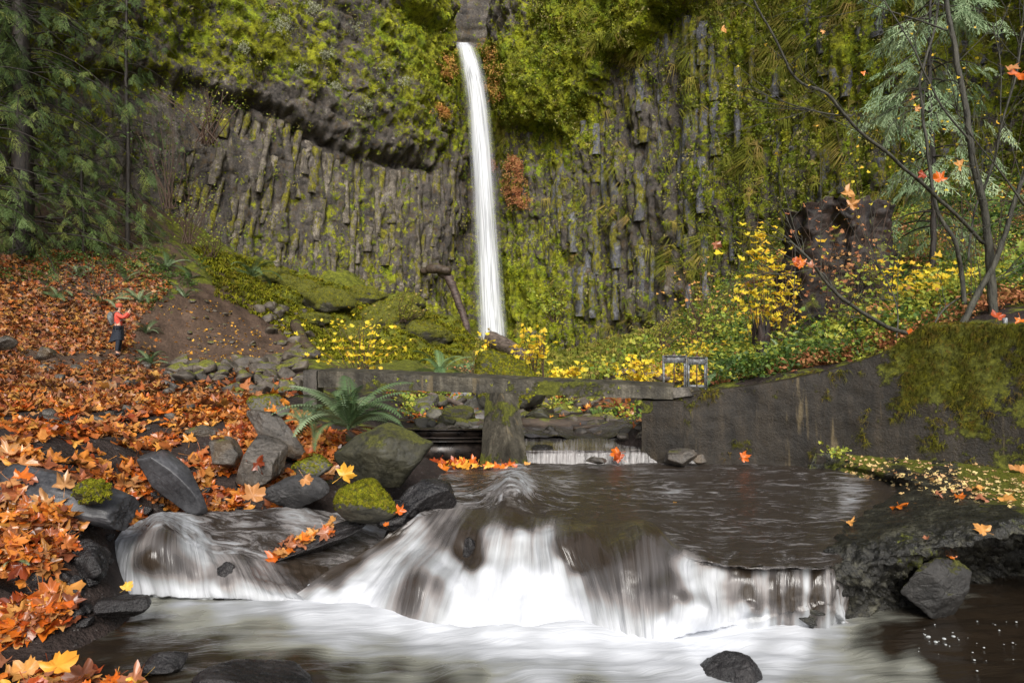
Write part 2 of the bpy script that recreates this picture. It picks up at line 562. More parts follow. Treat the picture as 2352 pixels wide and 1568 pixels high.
# finer near the middle of the picture
_w = 1.0 / (0.6 + 1.2 * np.exp(-((np.interp(_s, _sl, _ix) - 1176) / 900.) ** 2))
_s = np.concatenate([[0], np.cumsum((_w[1:] + _w[:-1]) / 2)])
_s = _s / _s[-1] * SL
_z = np.linspace(-3.5, 33, NZ)
Sg, Zg = np.meshgrid(_s, _z)
_o_, bx, by, nx, ny = cliff_off(Sg, Zg)
CV = np.stack([bx + nx * _o_, by + ny * _o_, Zg - .25 * fbm(vec(Sg * 1.1, Zg * 1.1, 30.), 3)], -1)
_cix, _ciy = img(CV)
cmoss = shepard(MOSSC, _cix, _ciy, 3.2, r0=25)
NOTCH = (_cix > 1040) & (_ciy < 112) & (_cix < np.interp(_ciy, [-100, 0, 60, 112], [1215, 1172, 1136, 1110]))
cmoss = np.where(NOTCH & (_o_ < -5), cmoss * .4, cmoss)
cliff = obj("cliff", mesh_np("cliff", CV, grid_faces(NZ, NS), CLIFF_MAT, attrs={'moss': cmoss}))
tag(cliff, kind='structure')

# basalt columns that can be picked apart
def column_proto(seed, nseg=11):
    r = np.random.default_rng(seed)
    k = r.integers(5, 7)
    ang = np.sort(np.linspace(0, 2 * np.pi, k, endpoint=False) + r.normal(0, .14, k))
    rad = r.uniform(.85, 1.1, k)
    V = []
    off = np.zeros(2)
    sc = 1.0
    zs = np.linspace(0, 1, nseg)
    for i, zz in enumerate(zs):
        if i % 3 == 0:
            off = off * .6 + r.normal(0, .16, 2)
            sc = r.uniform(.72, 1.1)
        e = 1.0 if 0 < i < nseg - 1 else .92
        jit = r.normal(0, .06, (k, 2))
        V.append(np.c_[np.cos(ang) * rad * sc * e + off[0] + jit[:, 0], np.sin(ang) * rad * sc * e + off[1] + jit[:, 1], np.full(k, zz + (r.normal(0, .008) if 0 < i < nseg - 1 else 0))])
    V = np.concatenate(V)
    f = [grid_faces(nseg, k, True), (np.arange(k) + (nseg - 1) * k)[None]]
    return mesh_np("basalt_column", V, f, COLUMN_MAT, smooth=False)
_cprotos = [column_proto(i) for i in range(12)]
_cr = np.random.default_rng(5)
def place_columns(x0, x1, ytop, ybot, step, n_stack, prot, lean=lambda x: 0.0, prob=1.0):
    x = x0
    while x < x1:
        x += step * _cr.uniform(.65, 1.45)
        s = np.interp(x, _ix, _sl)
        yt, yb = ytop(x), ybot(x)
        bx_, by_, nx_, ny_ = cliff_base(s)
        zt, zb = (HY - yt) / F * by_, (HY - yb) / F * by_
        cuts = np.sort(_cr.uniform(.12, .9, n_stack - 1))
        cuts = np.concatenate([[0], cuts, [1]])
        for a, b in zip(cuts[:-1], cuts[1:]):
            if b - a < .08 or _cr.random() > prob: continue
            z0, z1 = zb + (zt - zb) * a, zb + (zt - zb) * b
            zm = (z0 + z1) / 2
            ln = lean(x)
            sm = s + (zm - (zt + zb) / 2) * math.tan(ln)
            o_, bx_, by_, nx_, ny_ = cliff_off(np.array(sm), np.array(zm))
            rr = step / F * by_ * _cr.uniform(.46, .80)
            pr = float(o_) - rr * _cr.uniform(.62, 1.15) + prot
            ln = ln + _cr.normal(0, .035)
            o = bpy.data.objects.new("basalt_column", _cprotos[_cr.integers(0, 12)])
            COL.objects.link(o)
            o.parent = cliff
            tx_, ty_ = -ny_, nx_
            T = Vector((tx_ * math.sin(ln), ty_ * math.sin(ln), math.cos(ln)))
            half = (z1 - z0) / 2 * 1.03
            o.location = Vector((float(bx_ + nx_ * pr), float(by_ + ny_ * pr), zm)) - T * half
            q = T.to_track_quat('Z', 'Y')
            o.rotation_mode = 'QUATERNION'
            from mathutils import Quaternion
            o.rotation_quaternion = q @ Quaternion((0, 0, 1), _cr.uniform(0, 6.28))
            o.scale = (rr, rr, half * 2)
place_columns(395, 1040, lambda x: interp_poly(L1, x) + 22 + _cr.uniform(-4, 14), lambda x: np.interp(x, [400, 600, 800, 1000], [560, 600, 655, 690]), 17.5, 4, .12,
              lambda x: math.radians(np.interp(x, [400, 650, 850], [16, 9, 0])), .68)
place_columns(1195, 1720, lambda x: max(interp_poly(L2, x), 30) + 18 + _cr.uniform(-5, 30), lambda x: np.interp(x, [1200, 1400, 1700], [700, 735, 690]), 23, 6, .10, lambda x: 0, .72)
place_columns(1730, 2330, lambda x: _cr.uniform(-40, 60), lambda x: np.interp(x, [1700, 2000, 2330], [520, 430, 430]), 30, 8, .05, lambda x: 0, .6)

# ------------------------------------------------------------------ the ground as one sheet
ZU, ZL = -1.14, -1.52           # water levels of the upper and the lower pool
G_IMG = [(-300, 1568, 2.7), (100, 1545, 3.45), (0, 1500, 3.75), (0, 1400, 3.95), (60, 1300, 4.15), (150, 1225, 4.35), (0, 1150, 4.5), (-300, 1100, 4.6),
 (250, 1190, 5.0), (400, 1155, 5.85), (550, 1130, 6.1), (700, 1130, 6.1), (800, 1110, 6.3), (950, 1066, 7.0), (1000, 1060, 7.6), (300, 1050, 5.8), (100, 1010, 6.3),
 (500, 985, 7), (650, 985, 7.6), (300, 920, 9.5), (0, 905, 9), (550, 920, 9.5), (-300, 900, 8), (200, 862, 14), (0, 842, 14), (450, 872, 13),
 (650, 875, 13), (700, 845, 18), (270, 817, 24), (100, 800, 22), (0, 780, 22), (-300, 700, 20), (0, 640, 26), (150, 700, 26.5), (300, 700, 28), (390, 800, 27),
 (500, 840, 25), (690, 838, 25), (350, 600, 31), (0, 540, 30), (200, 540, 33), (0, 400, 36), (-400, 400, 30), (-400, 100, 36), (200, 400, 39), (0, 100, 44),
 (450, 600, 34), (550, 700, 32), (620, 780, 31), (490, 590, 38), (550, 600, 42), (700, 640, 44), (850, 680, 45), (1000, 740, 47.5), (880, 760, 41), (800, 790, 34), (750, 822, 28),
 (1110, 780, 50), (1100, 825, 36), (1100, 850, 25), (1100, 885, 17), (1080, 945, 12.5), (1250, 1003, 9.7), (1400, 1012, 9.4), (950, 985, 9.5), (850, 935, 11.5), (800, 885, 16),
 (1450, 925, 12), (1450, 885, 18), (1400, 810, 33), (1480, 765, 37), (1600, 760, 30), (1700, 750, 24), (1650, 895, 10.5), (1750, 880, 9.8), (1900, 845, 9.5),
 (2050, 795, 9), (2200, 760, 8.6), (2400, 748, 8.2), (2800, 710, 8), (1850, 770, 13), (1700, 835, 14), (2100, 700, 13), (2352, 650, 14), (2000, 610, 20), (1800, 650, 25),
 (1650, 680, 31), (2352, 560, 20), (2200, 480, 26), (1850, 560, 29), (2600, 500, 20), (2352, 430, 24), (2900, 400, 15)]
G_XYZ = [(-.5, 8.2, -1.35), (.5, 8.0, -1.5), (1.3, 8.1, -1.5), (0, 6.5, -1.5), (1.2, 6.5, -1.5), (2.6, 6.5, -1.5), (3.6, 6.0, -1.4), (1, 5, -1.7), (2.5, 5, -1.7), (-.6, 5.3, -1.7),
 (-1.5, 4.9, -1.72), (-2.2, 4.75, -1.8), (-1.7, 3.8, -1.95), (0, 3.8, -1.95), (1.5, 3.8, -1.95), (3, 3.8, -1.95), (0, 2.4, -1.95), (2.4, 2.4, -1.95), (-1.2, 2.5, -1.9), (4, 5, -1.5),
 (5, 6.6, -1.2), (5, 5, -1.4), (1.7, 7.6, -1.5), (3, 7.35, -1.45), (4.7, 6.75, -1.3), (1.8, 8.75, -.62), (3.2, 8.5, -.3), (4.9, 7.8, .12), (-2, 4.0, -1.75), (-2.45, 5.45, -1.32), (-1.9, 5.55, -1.36), (-1.4, 5.6, -1.36), (-2.6, 5.0, -1.55), (2.0, 7.7, -1.6), (2.7, 7.5, -1.6), (3.5, 7.2, -1.5), (2.2, 7.95, -1.4), (3.1, 7.6, -1.4)]
_gu, _gv, _gz = [], [], []
for x, y, d in G_IMG:
    p = at(x, y, d)
    _gu.append(p[0] / p[1]); _gv.append(math.log(p[1])); _gz.append(p[2])
for x, y, z in G_XYZ:
    _gu.append(x / y); _gv.append(math.log(y)); _gz.append(z)
_tps = TPS(np.c_[_gu, _gv], _gz, 3e-4)
GU = np.concatenate([np.linspace(-1.15, -.75, 30, endpoint=False), np.linspace(-.75, .75, 390), np.linspace(.75, 1.15, 31)[1:]])
GY = np.exp(np.linspace(math.log(2.0), math.log(58), 370))
def ground_base(X, Y):
    u = np.clip(X / Y, -1.25, 1.25)
    return _tps(u, np.log(Y))
def ground_z(X, Y):
    z = ground_base(X, Y)
    far = sstep(6, 30, Y)
    z = z + (.025 + .30 * far) * fbm(vec(X * .9 / (1 + 2 * far), Y * .9 / (1 + 2 * far), 0.), 4)
    z = z + (.012 + .13 * far) * fbm(vec(X * 5 / (1 + 3 * far), Y * 5 / (1 + 3 * far), 3.), 4, gain=.6)
    # mossy boulders buried in the talus slope
    ix = CX + F * X / Y
    tal = sstep(540, 700, ix) * (1 - sstep(1040, 1090, ix)) * sstep(33, 38, Y)
    z = z + tal * 1.1 * np.maximum(0, fbm(vec(X * .42, Y * .42, 8.), 2)) ** .7
    return z
UU, YY = np.meshgrid(GU, GY)
XX = UU * YY
ZZ = ground_z(XX, YY)
_gix, _giy = img(np.stack([XX, YY, ZZ], -1))
# what covers the ground: 1 = green moss and grass, 0 = soil
GM = [(0, 1000, 0), (300, 950, 0), (100, 1300, 0), (500, 900, .1), (600, 880, .2), (200, 700, .15), (100, 600, .2), (350, 620, .45), (480, 620, .7), (470, 700, .1), (550, 760, 0), (620, 800, 0),
 (450, 800, 0), (600, 640, .8), (700, 700, .95), (850, 740, .95), (950, 780, .9), (1000, 760, .9), (750, 800, .8), (680, 760, .4), (1100, 800, .7), (1200, 790, .9), (1350, 800, .8), (1500, 780, .6), (1100, 900, .4),
 (1300, 950, .5), (1200, 1000, 0), (1400, 1000, 0), (1000, 1000, .3), (850, 930, .4), (1600, 800, .6), (1600, 740, .6), (1750, 860, .5), (1850, 800, .5), (2100, 750, .4), (2300, 700, .4), (2100, 600, .5),
 (1800, 650, .4), (2300, 500, .5), (1000, 1060, 0), (1300, 1200, 0), (1300, 1500, 0)]
gmoss = shepard(GM, _gix, _giy, 3.2, r0=20)
Mt = Mat("soil and moss")
_p = Mt.pos()
_n1, _n2 = Mt.noise(_p, 1.2, 8, .7), Mt.noise(_p, 11, 6, .7)
_c = Mt.ramp(Mt.math('ADD', Mt.math('MULTIPLY', _n1, .5), Mt.math('MULTIPLY', _n2, .5)), [(.35, (.03, .019, .013)), (.5, (.09, .056, .038)), (.68, (.18, .12, .085))])
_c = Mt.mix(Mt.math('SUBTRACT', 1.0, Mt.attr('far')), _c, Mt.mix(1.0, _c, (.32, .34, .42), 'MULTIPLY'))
_c = Mt.mix(Mt.rng(Mt.noise(_p, 26, 4, .8), .6, .66, 0, .8), _c, (.13, .12, .115))
_m = Mt.rng(Mt.math('ADD', Mt.attr('moss'), Mt.math('MULTIPLY', Mt.math('SUBTRACT', Mt.noise(_p, 1.7, 8, .7), .5), 2.0)), .42, .6)
_mc = Mt.ramp(Mt.noise(_p, 3.5, 8, .8), [(.33, (.03, .035, .006)), (.46, (.085, .095, .010)), (.56, (.16, .175, .016)), (.68, (.27, .28, .03))])
_c = Mt.mix(_m, _c, _mc)
GROUND_MAT = Mt.done(_c, .8, Mt.bump(Mt.math('ADD', _n2, Mt.noise(_p, 40, 3)), .8, .05), spec=.3)
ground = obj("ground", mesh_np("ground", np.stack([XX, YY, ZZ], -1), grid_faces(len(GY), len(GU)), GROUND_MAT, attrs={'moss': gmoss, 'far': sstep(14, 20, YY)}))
tag(ground, kind='structure')
def ground_n(X, Y):
    e = .03 * Y / 4
    dx = (ground_z(X + e, Y) - ground_z(X - e, Y)) / (2 * e)
    dy = (ground_z(X, Y + e) - ground_z(X, Y - e)) / (2 * e)
    N = np.stack([-dx, -dy, np.ones_like(dx)], -1)
    return N / np.linalg.norm(N, axis=-1)[..., None]
# quick look-up of the ground through a picture pixel (used to stand plants where they grow)
def on_ground(x, y, dmin=3.0, dmax=57):
    d = np.exp(np.linspace(math.log(dmin), math.log(dmax), 500))
    X = (x - CX) / F * d
    z = ground_z(X, d)
    ray = (HY - y) / F * d
    k = np.where(ray < z)[0]
    if not len(k): return np.array([X[-1], d[-1], z[-1]])
    k = k[0]
    return np.array([X[k], d[k], z[k]])

# ------------------------------------------------------------------ the high waterfall
Mt = Mat("falling water")
_uv = Mt.coord('UV')
_st = Mt.noise(Mt.map(_uv, (26, .8, 1)), 1.0, 5, .6)
_st2 = Mt.noise(Mt.map(_uv, (9, .5, 1), loc=(4, 3, 0)), 1.0, 4, .6)
_x = Mt.t.nodes.new("ShaderNodeSeparateXYZ")
Mt.link(_uv, _x.inputs[0])
_e = Mt.math('ABSOLUTE', Mt.math('SUBTRACT', _x.outputs[0], .5))
_a = Mt.math('SUBTRACT', 1.0, Mt.rng(Mt.math('ADD', _e, Mt.math('MULTIPLY', Mt.math('SUBTRACT', _st2, .5), .26)), .03, .49))
_a = Mt.math('MULTIPLY', _a, Mt.rng(_st, .2, .6, .35, .92))
Mt.setin(Mt.b.inputs['Alpha'], _a)
WFALL_MAT = Mt.done(Mt.ramp(_st, [(.3, (.45, .47, .52)), (.62, (.74, .76, .80))]), .6, spec=.3)
def fall_strip(name, pts, mat, bulge=.25, n=90, m=22, parent=None, jit=.06):
    P = catmull(np.array([[(a + b) / 2, y, d, (b - a) / 2] for a, b, y, d in pts]), n)
    t = np.linspace(-1, 1, m)
    V = np.empty((n, m, 3))
    for j, tt in enumerate(t):
        X = P[:, 0] + P[:, 3] * tt
        dd = P[:, 2] - bulge * np.sqrt(max(0, 1 - tt * tt))
        V[:, j] = np.stack([(X - CX) / F * dd, dd, (HY - P[:, 1]) / F * dd], -1)
    V[..., 1] += jit * fbm(vec(np.broadcast_to(t * 4, (n, m)), np.broadcast_to(np.linspace(0, 3, n)[:, None], (n, m)), 0.), 3)
    uv = np.stack([np.broadcast_to((t + 1) / 2, (n, m)), np.broadcast_to(np.linspace(0, 10, n)[:, None], (n, m))], -1)
    return obj(name, mesh_np(name, V, grid_faces(n, m), mat, uv=uv.reshape(-1, 2)), parent)
wf = empty("waterfall", tuple(at(1130, 785, 49)))
tag(wf, "tall narrow white waterfall dropping from the notch in the mossy cliff", "waterfall")
for k, (gx, dd, bl) in enumerate([(-5, 0, .5), (3, -.35, .7)]):
    o = fall_strip("water_sheet", [(1046 - gx, 1080 + gx, 98, 51.6 + dd), (1048 - gx, 1094 + gx, 112, 50.3 + dd), (1056 - gx, 1112 + gx, 160, 49.6 + dd), (1066 - gx, 1124 + gx, 230, 49.4 + dd),
         (1078 - gx, 1140 + gx, 400, 49.2 + dd), (1086 - gx, 1152 + gx, 560, 49.5 + dd), (1090 - gx, 1162 + gx, 690, 49.4 + dd), (1094 - gx, 1172 + gx, 800, 49.3 + dd)], WFALL_MAT, bl)
    o.parent = wf
    o.matrix_parent_inverse = Matrix.Translation(-Vector(wf.location))

# ------------------------------------------------------------------ near water
def flow_grid(name, lines, nr, nc, mat, foam_ctrl, disp=.02, seed=0, steep_from=.42, base_foam=1.0, bumps=(), fscale=1.0, strands=0.0, base_at=.857):
    L = np.array(lines, float)                       # (nlines, nrows, 3) world points
    a = np.stack([catmull(L[i], nr) for i in range(len(L))])      # lines x nr x 3
    V = np.stack([catmull(a[:, r], nc) for r in range(nr)])       # nr x nc x 3
    dv = np.linalg.norm(np.diff(V, axis=0), axis=2)
    v = np.concatenate([np.zeros((1, nc)), np.cumsum(dv, 0)])
    v = np.broadcast_to(v.mean(1)[:, None], (nr, nc))
    u = V[nr // 2, :, 0]
    u = np.broadcast_to(u, (nr, nc))
    N = np.cross(np.gradient(V, axis=1), np.gradient(V, axis=0))
    N /= np.linalg.norm(N, axis=2)[..., None] + 1e-9
    N *= np.sign((N * [0, -.3, 1]).sum(-1))[..., None]
    h = fbm(vec(u * 14, v * 1.6, seed), 3) * .5 + fbm(vec(u * 4, v * 2.6, seed + 5.), 3) * .8 + .35 * (1 - sstep(0, .25, 1 - np.abs(N[..., 2]))) * fbm(vec(u * 7, v * 9, seed), 3)
    slope = 1 - np.clip(N[..., 2], 0, 1)
    slope = np.maximum(slope, sstep(steep_from, steep_from + .1, np.linspace(0, 1, nr))[:, None] * .5)
    for bx0, by0, br0, ba0 in bumps:
        _a, _b = img(V)
        V = V + (ba0 * np.exp(-(((_a - bx0) ** 2 + (_b - by0) ** 2) / br0 ** 2)))[..., None] * (N * .4 + np.array([0, -.55, .45]))
    V = V + N * (h * disp * (.5 + .9 * slope))[..., None]
    ix, iy = img(V)
    foam = shepard([(a_, b_, c_ * fscale) for a_, b_, c_ in foam_ctrl], ix, iy, 3.4, r0=10)
    ups = sstep(.5, .56, np.linspace(0, 1, nr))[:, None]
    foam = foam + ups * strands * (.10 + .45 * sstep(1680, 1730, ix)) * fbm(vec(u * 15, v * .35, 3. + 0 * u), 2)
    foam = foam + .5 * sstep(base_at - .14, base_at - .02, np.linspace(0, 1, nr))[:, None] * base_foam
    o = obj(name, mesh_np(name, V, grid_faces(nr, nc), mat, uv=np.stack([u, v], -1).reshape(-1, 2), attrs={'foam': foam, 'steep': slope}))
    return o
def water_mat(name, deep=(.022, .015, .010), silk=(.17, .155, .15), white=(.64, .66, .70), streak=(16, 1.1), amp=.9, lo=.35, hi=.85, rough=.12, kb=.5, warp=0.0, flat=False):
    M = Mat(name)
    uv = M.coord('UV')
    if warp:
        w = M.t.nodes.new("ShaderNodeVectorMath")
        w.operation = 'MULTIPLY_ADD'
        nz = M.t.nodes.new("ShaderNodeTexNoise")
        nz.inputs['Scale'].default_value = 1.6
        nz.inputs['Detail'].default_value = 2
        M.link(uv, nz.inputs['Vector'])
        M.link(nz.outputs['Color'], w.inputs[0])
        w.inputs[1].default_value = (warp, warp, 0)
        M.link(uv, w.inputs[2])
        uv = w.outputs[0]
    s1 = M.noise(M.map(uv, (streak[0], streak[1], 1)), 1.0, 6, .62, .3)
    s2 = M.noise(M.map(uv, (streak[0] * 3.7, streak[1] * 1.6, 1), loc=(3, 1, 0)), 1.0, 4, .6)
    s = M.math('ADD', M.math('MULTIPLY', s1, .68), M.math('MULTIPLY', s2, .32))
    f = M.attr('foam')
    if flat:      # level water ripples instead of streaming; their grey sheen is painted into the colour
        st_ = M.rng(M.attr('steep'), .02, .22)
        rp = M.noise(M.map(M.pos(), (2.1, 5.5, 6), (0, 0, .2)), 1.0, 8, .74, 2.2)
        rp = M.math('MULTIPLY_ADD', rp, 3.6, -1.25)
        s = M.math('ADD', M.math('MULTIPLY', s, st_), M.math('MULTIPLY', rp, M.math('SUBTRACT', 1.0, st_)))
    t = M.math('ADD', f, M.math('MULTIPLY', M.math('SUBTRACT', s, .5), amp))
    k_ = white[0] / .72
    c = M.ramp(M.rng(t, 0, 1.4, lin=True), [(0, deep), (.17, deep), (.30, tuple(.45 * q for q in silk)), (.45, tuple(1.1 * q for q in silk)), (.60, (.30, .31, .32)), (.78, tuple(.72 * q for q in white)), (1.0, white)])
    ro = M.rng(t, lo, hi, rough, .65)
    M.done(c, ro, M.bump(s, kb, .05 if flat else .03), spec=.6)
    return M.m
WATER_MAT = water_mat("streaming water", deep=(.034, .025, .018), streak=(13, .55), amp=.85, rough=.2, kb=.5, flat=True)
RIPPLE_MAT = water_mat("rippling pool water", streak=(5, 4), amp=.75, rough=.16, kb=.55, warp=.35)

def W(row, zs):
    return [atz(x, y, z) for (x, y), z in zip(row, zs)]
def Lp(pts):
    """each point (x, y, 'z', z) on the water or (x, y, d)"""
    return [atz(p[0], p[1], p[3]) if len(p) == 4 else at(*p) for p in pts]
U = ZU
main_lines = [
 [(1000, 1068, 'z', U), (1005, 1095, 'z', U), (1000, 1125, 'z', U), (960, 1180, 5.25), (880, 1235, 5.05), (790, 1300, 4.9), (660, 1380, 'z', ZL - .02), (640, 1392, 'z', ZL - .12)],
 [(1045, 1066, 'z', U), (1050, 1095, 'z', U + .01), (1040, 1125, 'z', U), (1010, 1165, 5.45), (960, 1225, 5.1), (890, 1295, 4.85), (800, 1395, 'z', ZL - .01), (790, 1412, 'z', ZL - .12)],
 [(1090, 1065, 'z', U), (1095, 1092, 'z', U + .02), (1080, 1120, 'z', U + .05), (1050, 1155, 5.62), (1010, 1215, 5.2), (960, 1290, 4.85), (900, 1410, 'z', ZL), (895, 1425, 'z', ZL - .12)],
 [(1140, 1064, 'z', U), (1145, 1090, 'z', U + .03), (1130, 1118, 'z', U + .10), (1105, 1160, 5.55), (1070, 1215, 5.05), (1040, 1300, 4.7), (990, 1428, 'z', ZL), (985, 1445, 'z', ZL - .12)],
 [(1185, 1064, 'z', U), (1190, 1088, 'z', U + .03), (1185, 1112, 'z', U + .14), (1165, 1170, 5.35), (1140, 1222, 4.92), (1120, 1300, 4.72), (1085, 1442, 'z', ZL), (1085, 1460, 'z', ZL - .12)],
 [(1240, 1064, 'z', U), (1245, 1090, 'z', U + .02), (1245, 1120, 'z', U + .08), (1235, 1178, 5.3), (1225, 1225, 4.9), (1225, 1300, 4.74), (1220, 1448, 'z', ZL), (1220, 1466, 'z', ZL - .12)],
 [(1310, 1064, 'z', U), (1320, 1092, 'z', U), (1310, 1130, 'z', U + .02), (1290, 1180, 5.3), (1285, 1228, 4.9), (1310, 1310, 4.62), (1345, 1446, 'z', ZL), (1345, 1464, 'z', ZL - .12)],
 [(1400, 1064, 'z', U), (1410, 1095, 'z', U), (1400, 1140, 'z', U), (1370, 1200, 5.08), (1375, 1250, 4.66), (1400, 1340, 4.32), (1425, 1460, 'z', ZL), (1425, 1480, 'z', ZL - .12)],
 [(1480, 1064, 'z', U), (1490, 1095, 'z', U), (1480, 1145, 'z', U), (1470, 1195, 'z', U + .03), (1470, 1245, 4.62), (1480, 1340, 4.25), (1490, 1466, 'z', ZL), (1490, 1486, 'z', ZL - .12)],
 [(1560, 1064, 'z', U), (1570, 1095, 'z', U), (1570, 1150, 'z', U), (1560, 1240, 'z', U + .03), (1555, 1290, 4.22), (1560, 1370, 4.05), (1550, 1468, 'z', ZL), (1550, 1486, 'z', ZL - .12)],
 [(1640, 1064, 'z', U), (1650, 1095, 'z', U), (1660, 1150, 'z', U), (1648, 1272, 'z', U + .005), (1645, 1302, 4.15), (1645, 1370, 4.08), (1640, 1452, 'z', ZL), (1640, 1475, 'z', ZL - .12)],
 [(1760, 1064, 'z', U), (1770, 1095, 'z', U), (1780, 1150, 'z', U), (1765, 1282, 'z', U + .005), (1760, 1306, 4.13), (1760, 1372, 4.07), (1760, 1446, 'z', ZL), (1760, 1466, 'z', ZL - .12)],
 [(1880, 1060, 'z', U), (1900, 1090, 'z', U), (1890, 1150, 'z', U), (1852, 1284, 'z', U + .005), (1850, 1306, 4.12), (1850, 1372, 4.06), (1850, 1443, 'z', ZL), (1850, 1460, 'z', ZL - .12)],
 [(2000, 1058, 'z', U), (2040, 1090, 'z', U), (2000, 1160, 'z', U), (1915, 1282, 'z', U), (1912, 1302, 4.12), (1912, 1372, 4.06), (1912, 1440, 'z', ZL), (1912, 1456, 'z', ZL - .12)],
 [(2240, 1078, 'z', U - .03), (2280, 1115, 'z', U - .03), (2160, 1180, 'z', U - .05), (2005, 1245, 'z', U - .05), (1945, 1312, 4.25), (1945, 1372, 4.25), (1945, 1430, 'z', ZL), (1945, 1446, 'z', ZL - .12)],
]
FOAM_MAIN = [(1020, 1100, .30), (1060, 1130, .5), (1075, 1150, .35), (1090, 1085, .12), (1185, 1095, .7), (1205, 1110, .8), (1155, 1125, .6), (1240, 1085, .12), (1300, 1110, .35), (1350, 1085, .05), (1280, 1150, .2), (1240, 1160, .05), (1450, 1100, .15), (1600, 1090, .08),
 (1560, 1130, .35), (1600, 1160, .15), (1700, 1100, .12), (1700, 1150, .12), (1850, 1130, .12), (1950, 1144, .6), (1900, 1145, .25), (2040, 1150, 0), (2000, 1190, .05), (2080, 1110, 0), (2000, 1240, .05), (1940, 1260, .05), (2100, 1200, 0), (1800, 1200, .1),
 (1600, 1220, .12), (1700, 1260, .12), (1850, 1260, .12), (1400, 1180, 0), (1340, 1200, 0), (1370, 1220, .0), (1500, 1200, .1),
 (1000, 1180, .35), (1040, 1165, .55), (1010, 1190, .55), (960, 1215, .75), (930, 1260, .8), (870, 1310, .95), (820, 1360, 1.0), (900, 1300, .9), (950, 1260, .95), (1030, 1215, .45), (1075, 1230, -.05), (1068, 1262, -.15), (1085, 1285, .0), (1100, 1190, .15), (1175, 1150, .1),
 (1180, 1190, .12), (1210, 1205, .2), (1130, 1225, .8), (1200, 1228, .95), (1255, 1232, .85), (1140, 1270, .85), (1200, 1265, .8), (1245, 1270, .85), (1120, 1320, 1.2), (1200, 1330, 1.4), (1260, 1340, 1.3), (1060, 1340, 1.0), (1180, 1400, 1.4), (1080, 1400, 1.1), (1010, 1290, .9), (1040, 1300, .95),
 (960, 1345, -.05), (990, 1345, .1), (950, 1380, -.1), (1000, 1385, .25), (1310, 1400, .95), (1325, 1340, .85), (1280, 1300, .9), (1300, 1265, .05), (1330, 1290, .0), (1290, 1245, .3), (1370, 1280, .05), (1350, 1240, .1), (1365, 1340, .4), (1400, 1330, .32), (1400, 1420, .45), (1450, 1260, .3),
 (1440, 1310, .36), (1480, 1330, .40), (1490, 1400, .38), (1450, 1440, .42), (1475, 1240, .3), (1530, 1250, .3), (1540, 1330, .3), (1530, 1390, .3), (1555, 1400, .8), (1530, 1435, .85), (1600, 1400, 1.0), (1620, 1440, .9), (1570, 1370, .3), (1585, 1310, .95), (1600, 1345, 1.05), (1650, 1320, 1.0), (1640, 1360, .9),
 (1680, 1340, .6), (1700, 1310, .15), (1720, 1360, .05), (1710, 1400, .75), (1745, 1400, .05), (1745, 1330, .45), (1775, 1340, .3), (1760, 1410, .4), (1800, 1340, .55), (1830, 1360, .35), (1860, 1340, .65), (1860, 1390, .35), (1895, 1350, .55), (1760, 1312, .6), (1840, 1312, .65), (1760, 1288, .1), (1840, 1288, .1), (1700, 1285, .1), (1640, 1280, .15),
 (900, 1220, .15), (860, 1220, -.05), (800, 1260, -.1), (740, 1290, -.1), (700, 1330, -.05), (760, 1330, .05), (680, 1365, .3), (740, 1372, .6)]
upper = flow_grid("upper_stream_water", [Lp(l) for l in main_lines], 300, 360, WATER_MAT, FOAM_MAIN, .028, 1, strands=1.0, bumps=[(1168, 1150, 42, .09), (1180, 1105, 30, .05), (1290, 1275, 48, .12), (975, 1352, 62, .16), (1440, 1300, 60, .12), (1530, 1370, 40, .08), (1068, 1262, 30, -.10), (740, 1290, 60, .08), (1355, 1232, 36, .06), (1600, 1420, 45, .14), (1490, 1235, 40, .07), (1720, 1405, 22, .08), (1020, 1120, 30, .05)])
tag(upper, kind='structure')
left_lines = [
 [(330, 1196, 5.35), (290, 1216, 5.2), (262, 1250, 5.0), (250, 1300, 4.9), (248, 1360, 'z', ZL), (246, 1376, 'z', ZL - .1)],
 [(360, 1188, 5.45), (335, 1206, 5.25), (312, 1240, 4.98), (300, 1290, 4.85), (292, 1366, 'z', ZL), (290, 1380, 'z', ZL - .1)],
 [(400, 1182, 5.5), (385, 1198, 5.25), (378, 1232, 4.95), (378, 1285, 4.78), (380, 1370, 'z', ZL), (380, 1385, 'z', ZL - .1)],
 [(450, 1178, 5.55), (440, 1200, 5.3), (440, 1245, 4.98), (452, 1300, 4.78), (465, 1374, 'z', ZL), (465, 1390, 'z', ZL - .1)],
 [(520, 1172, 5.6), (505, 1210, 5.35), (500, 1262, 5.05), (525, 1315, 4.82), (550, 1376, 'z', ZL), (550, 1392, 'z', ZL - .1)],
 [(610, 1168, 5.65), (580, 1215, 5.35), (570, 1275, 5.05), (600, 1325, 4.83), (635, 1378, 'z', ZL), (635, 1394, 'z', ZL - .1)],
 [(700, 1166, 5.68), (660, 1215, 5.4), (640, 1280, 5.1), (660, 1330, 4.88), (700, 1380, 'z', ZL), (700, 1395, 'z', ZL - .1)],
 [(800, 1180, 5.75), (770, 1230, 5.45), (760, 1285, 5.2), (770, 1330, 5.0), (790, 1376, 'z', ZL - .02), (790, 1392, 'z', ZL - .1)],
 [(900, 1190, 5.75), (880, 1240, 5.5), (870, 1295, 5.25), (870, 1345, 5.05), (880, 1385, 'z', ZL - .04), (880, 1400, 'z', ZL - .14)]]
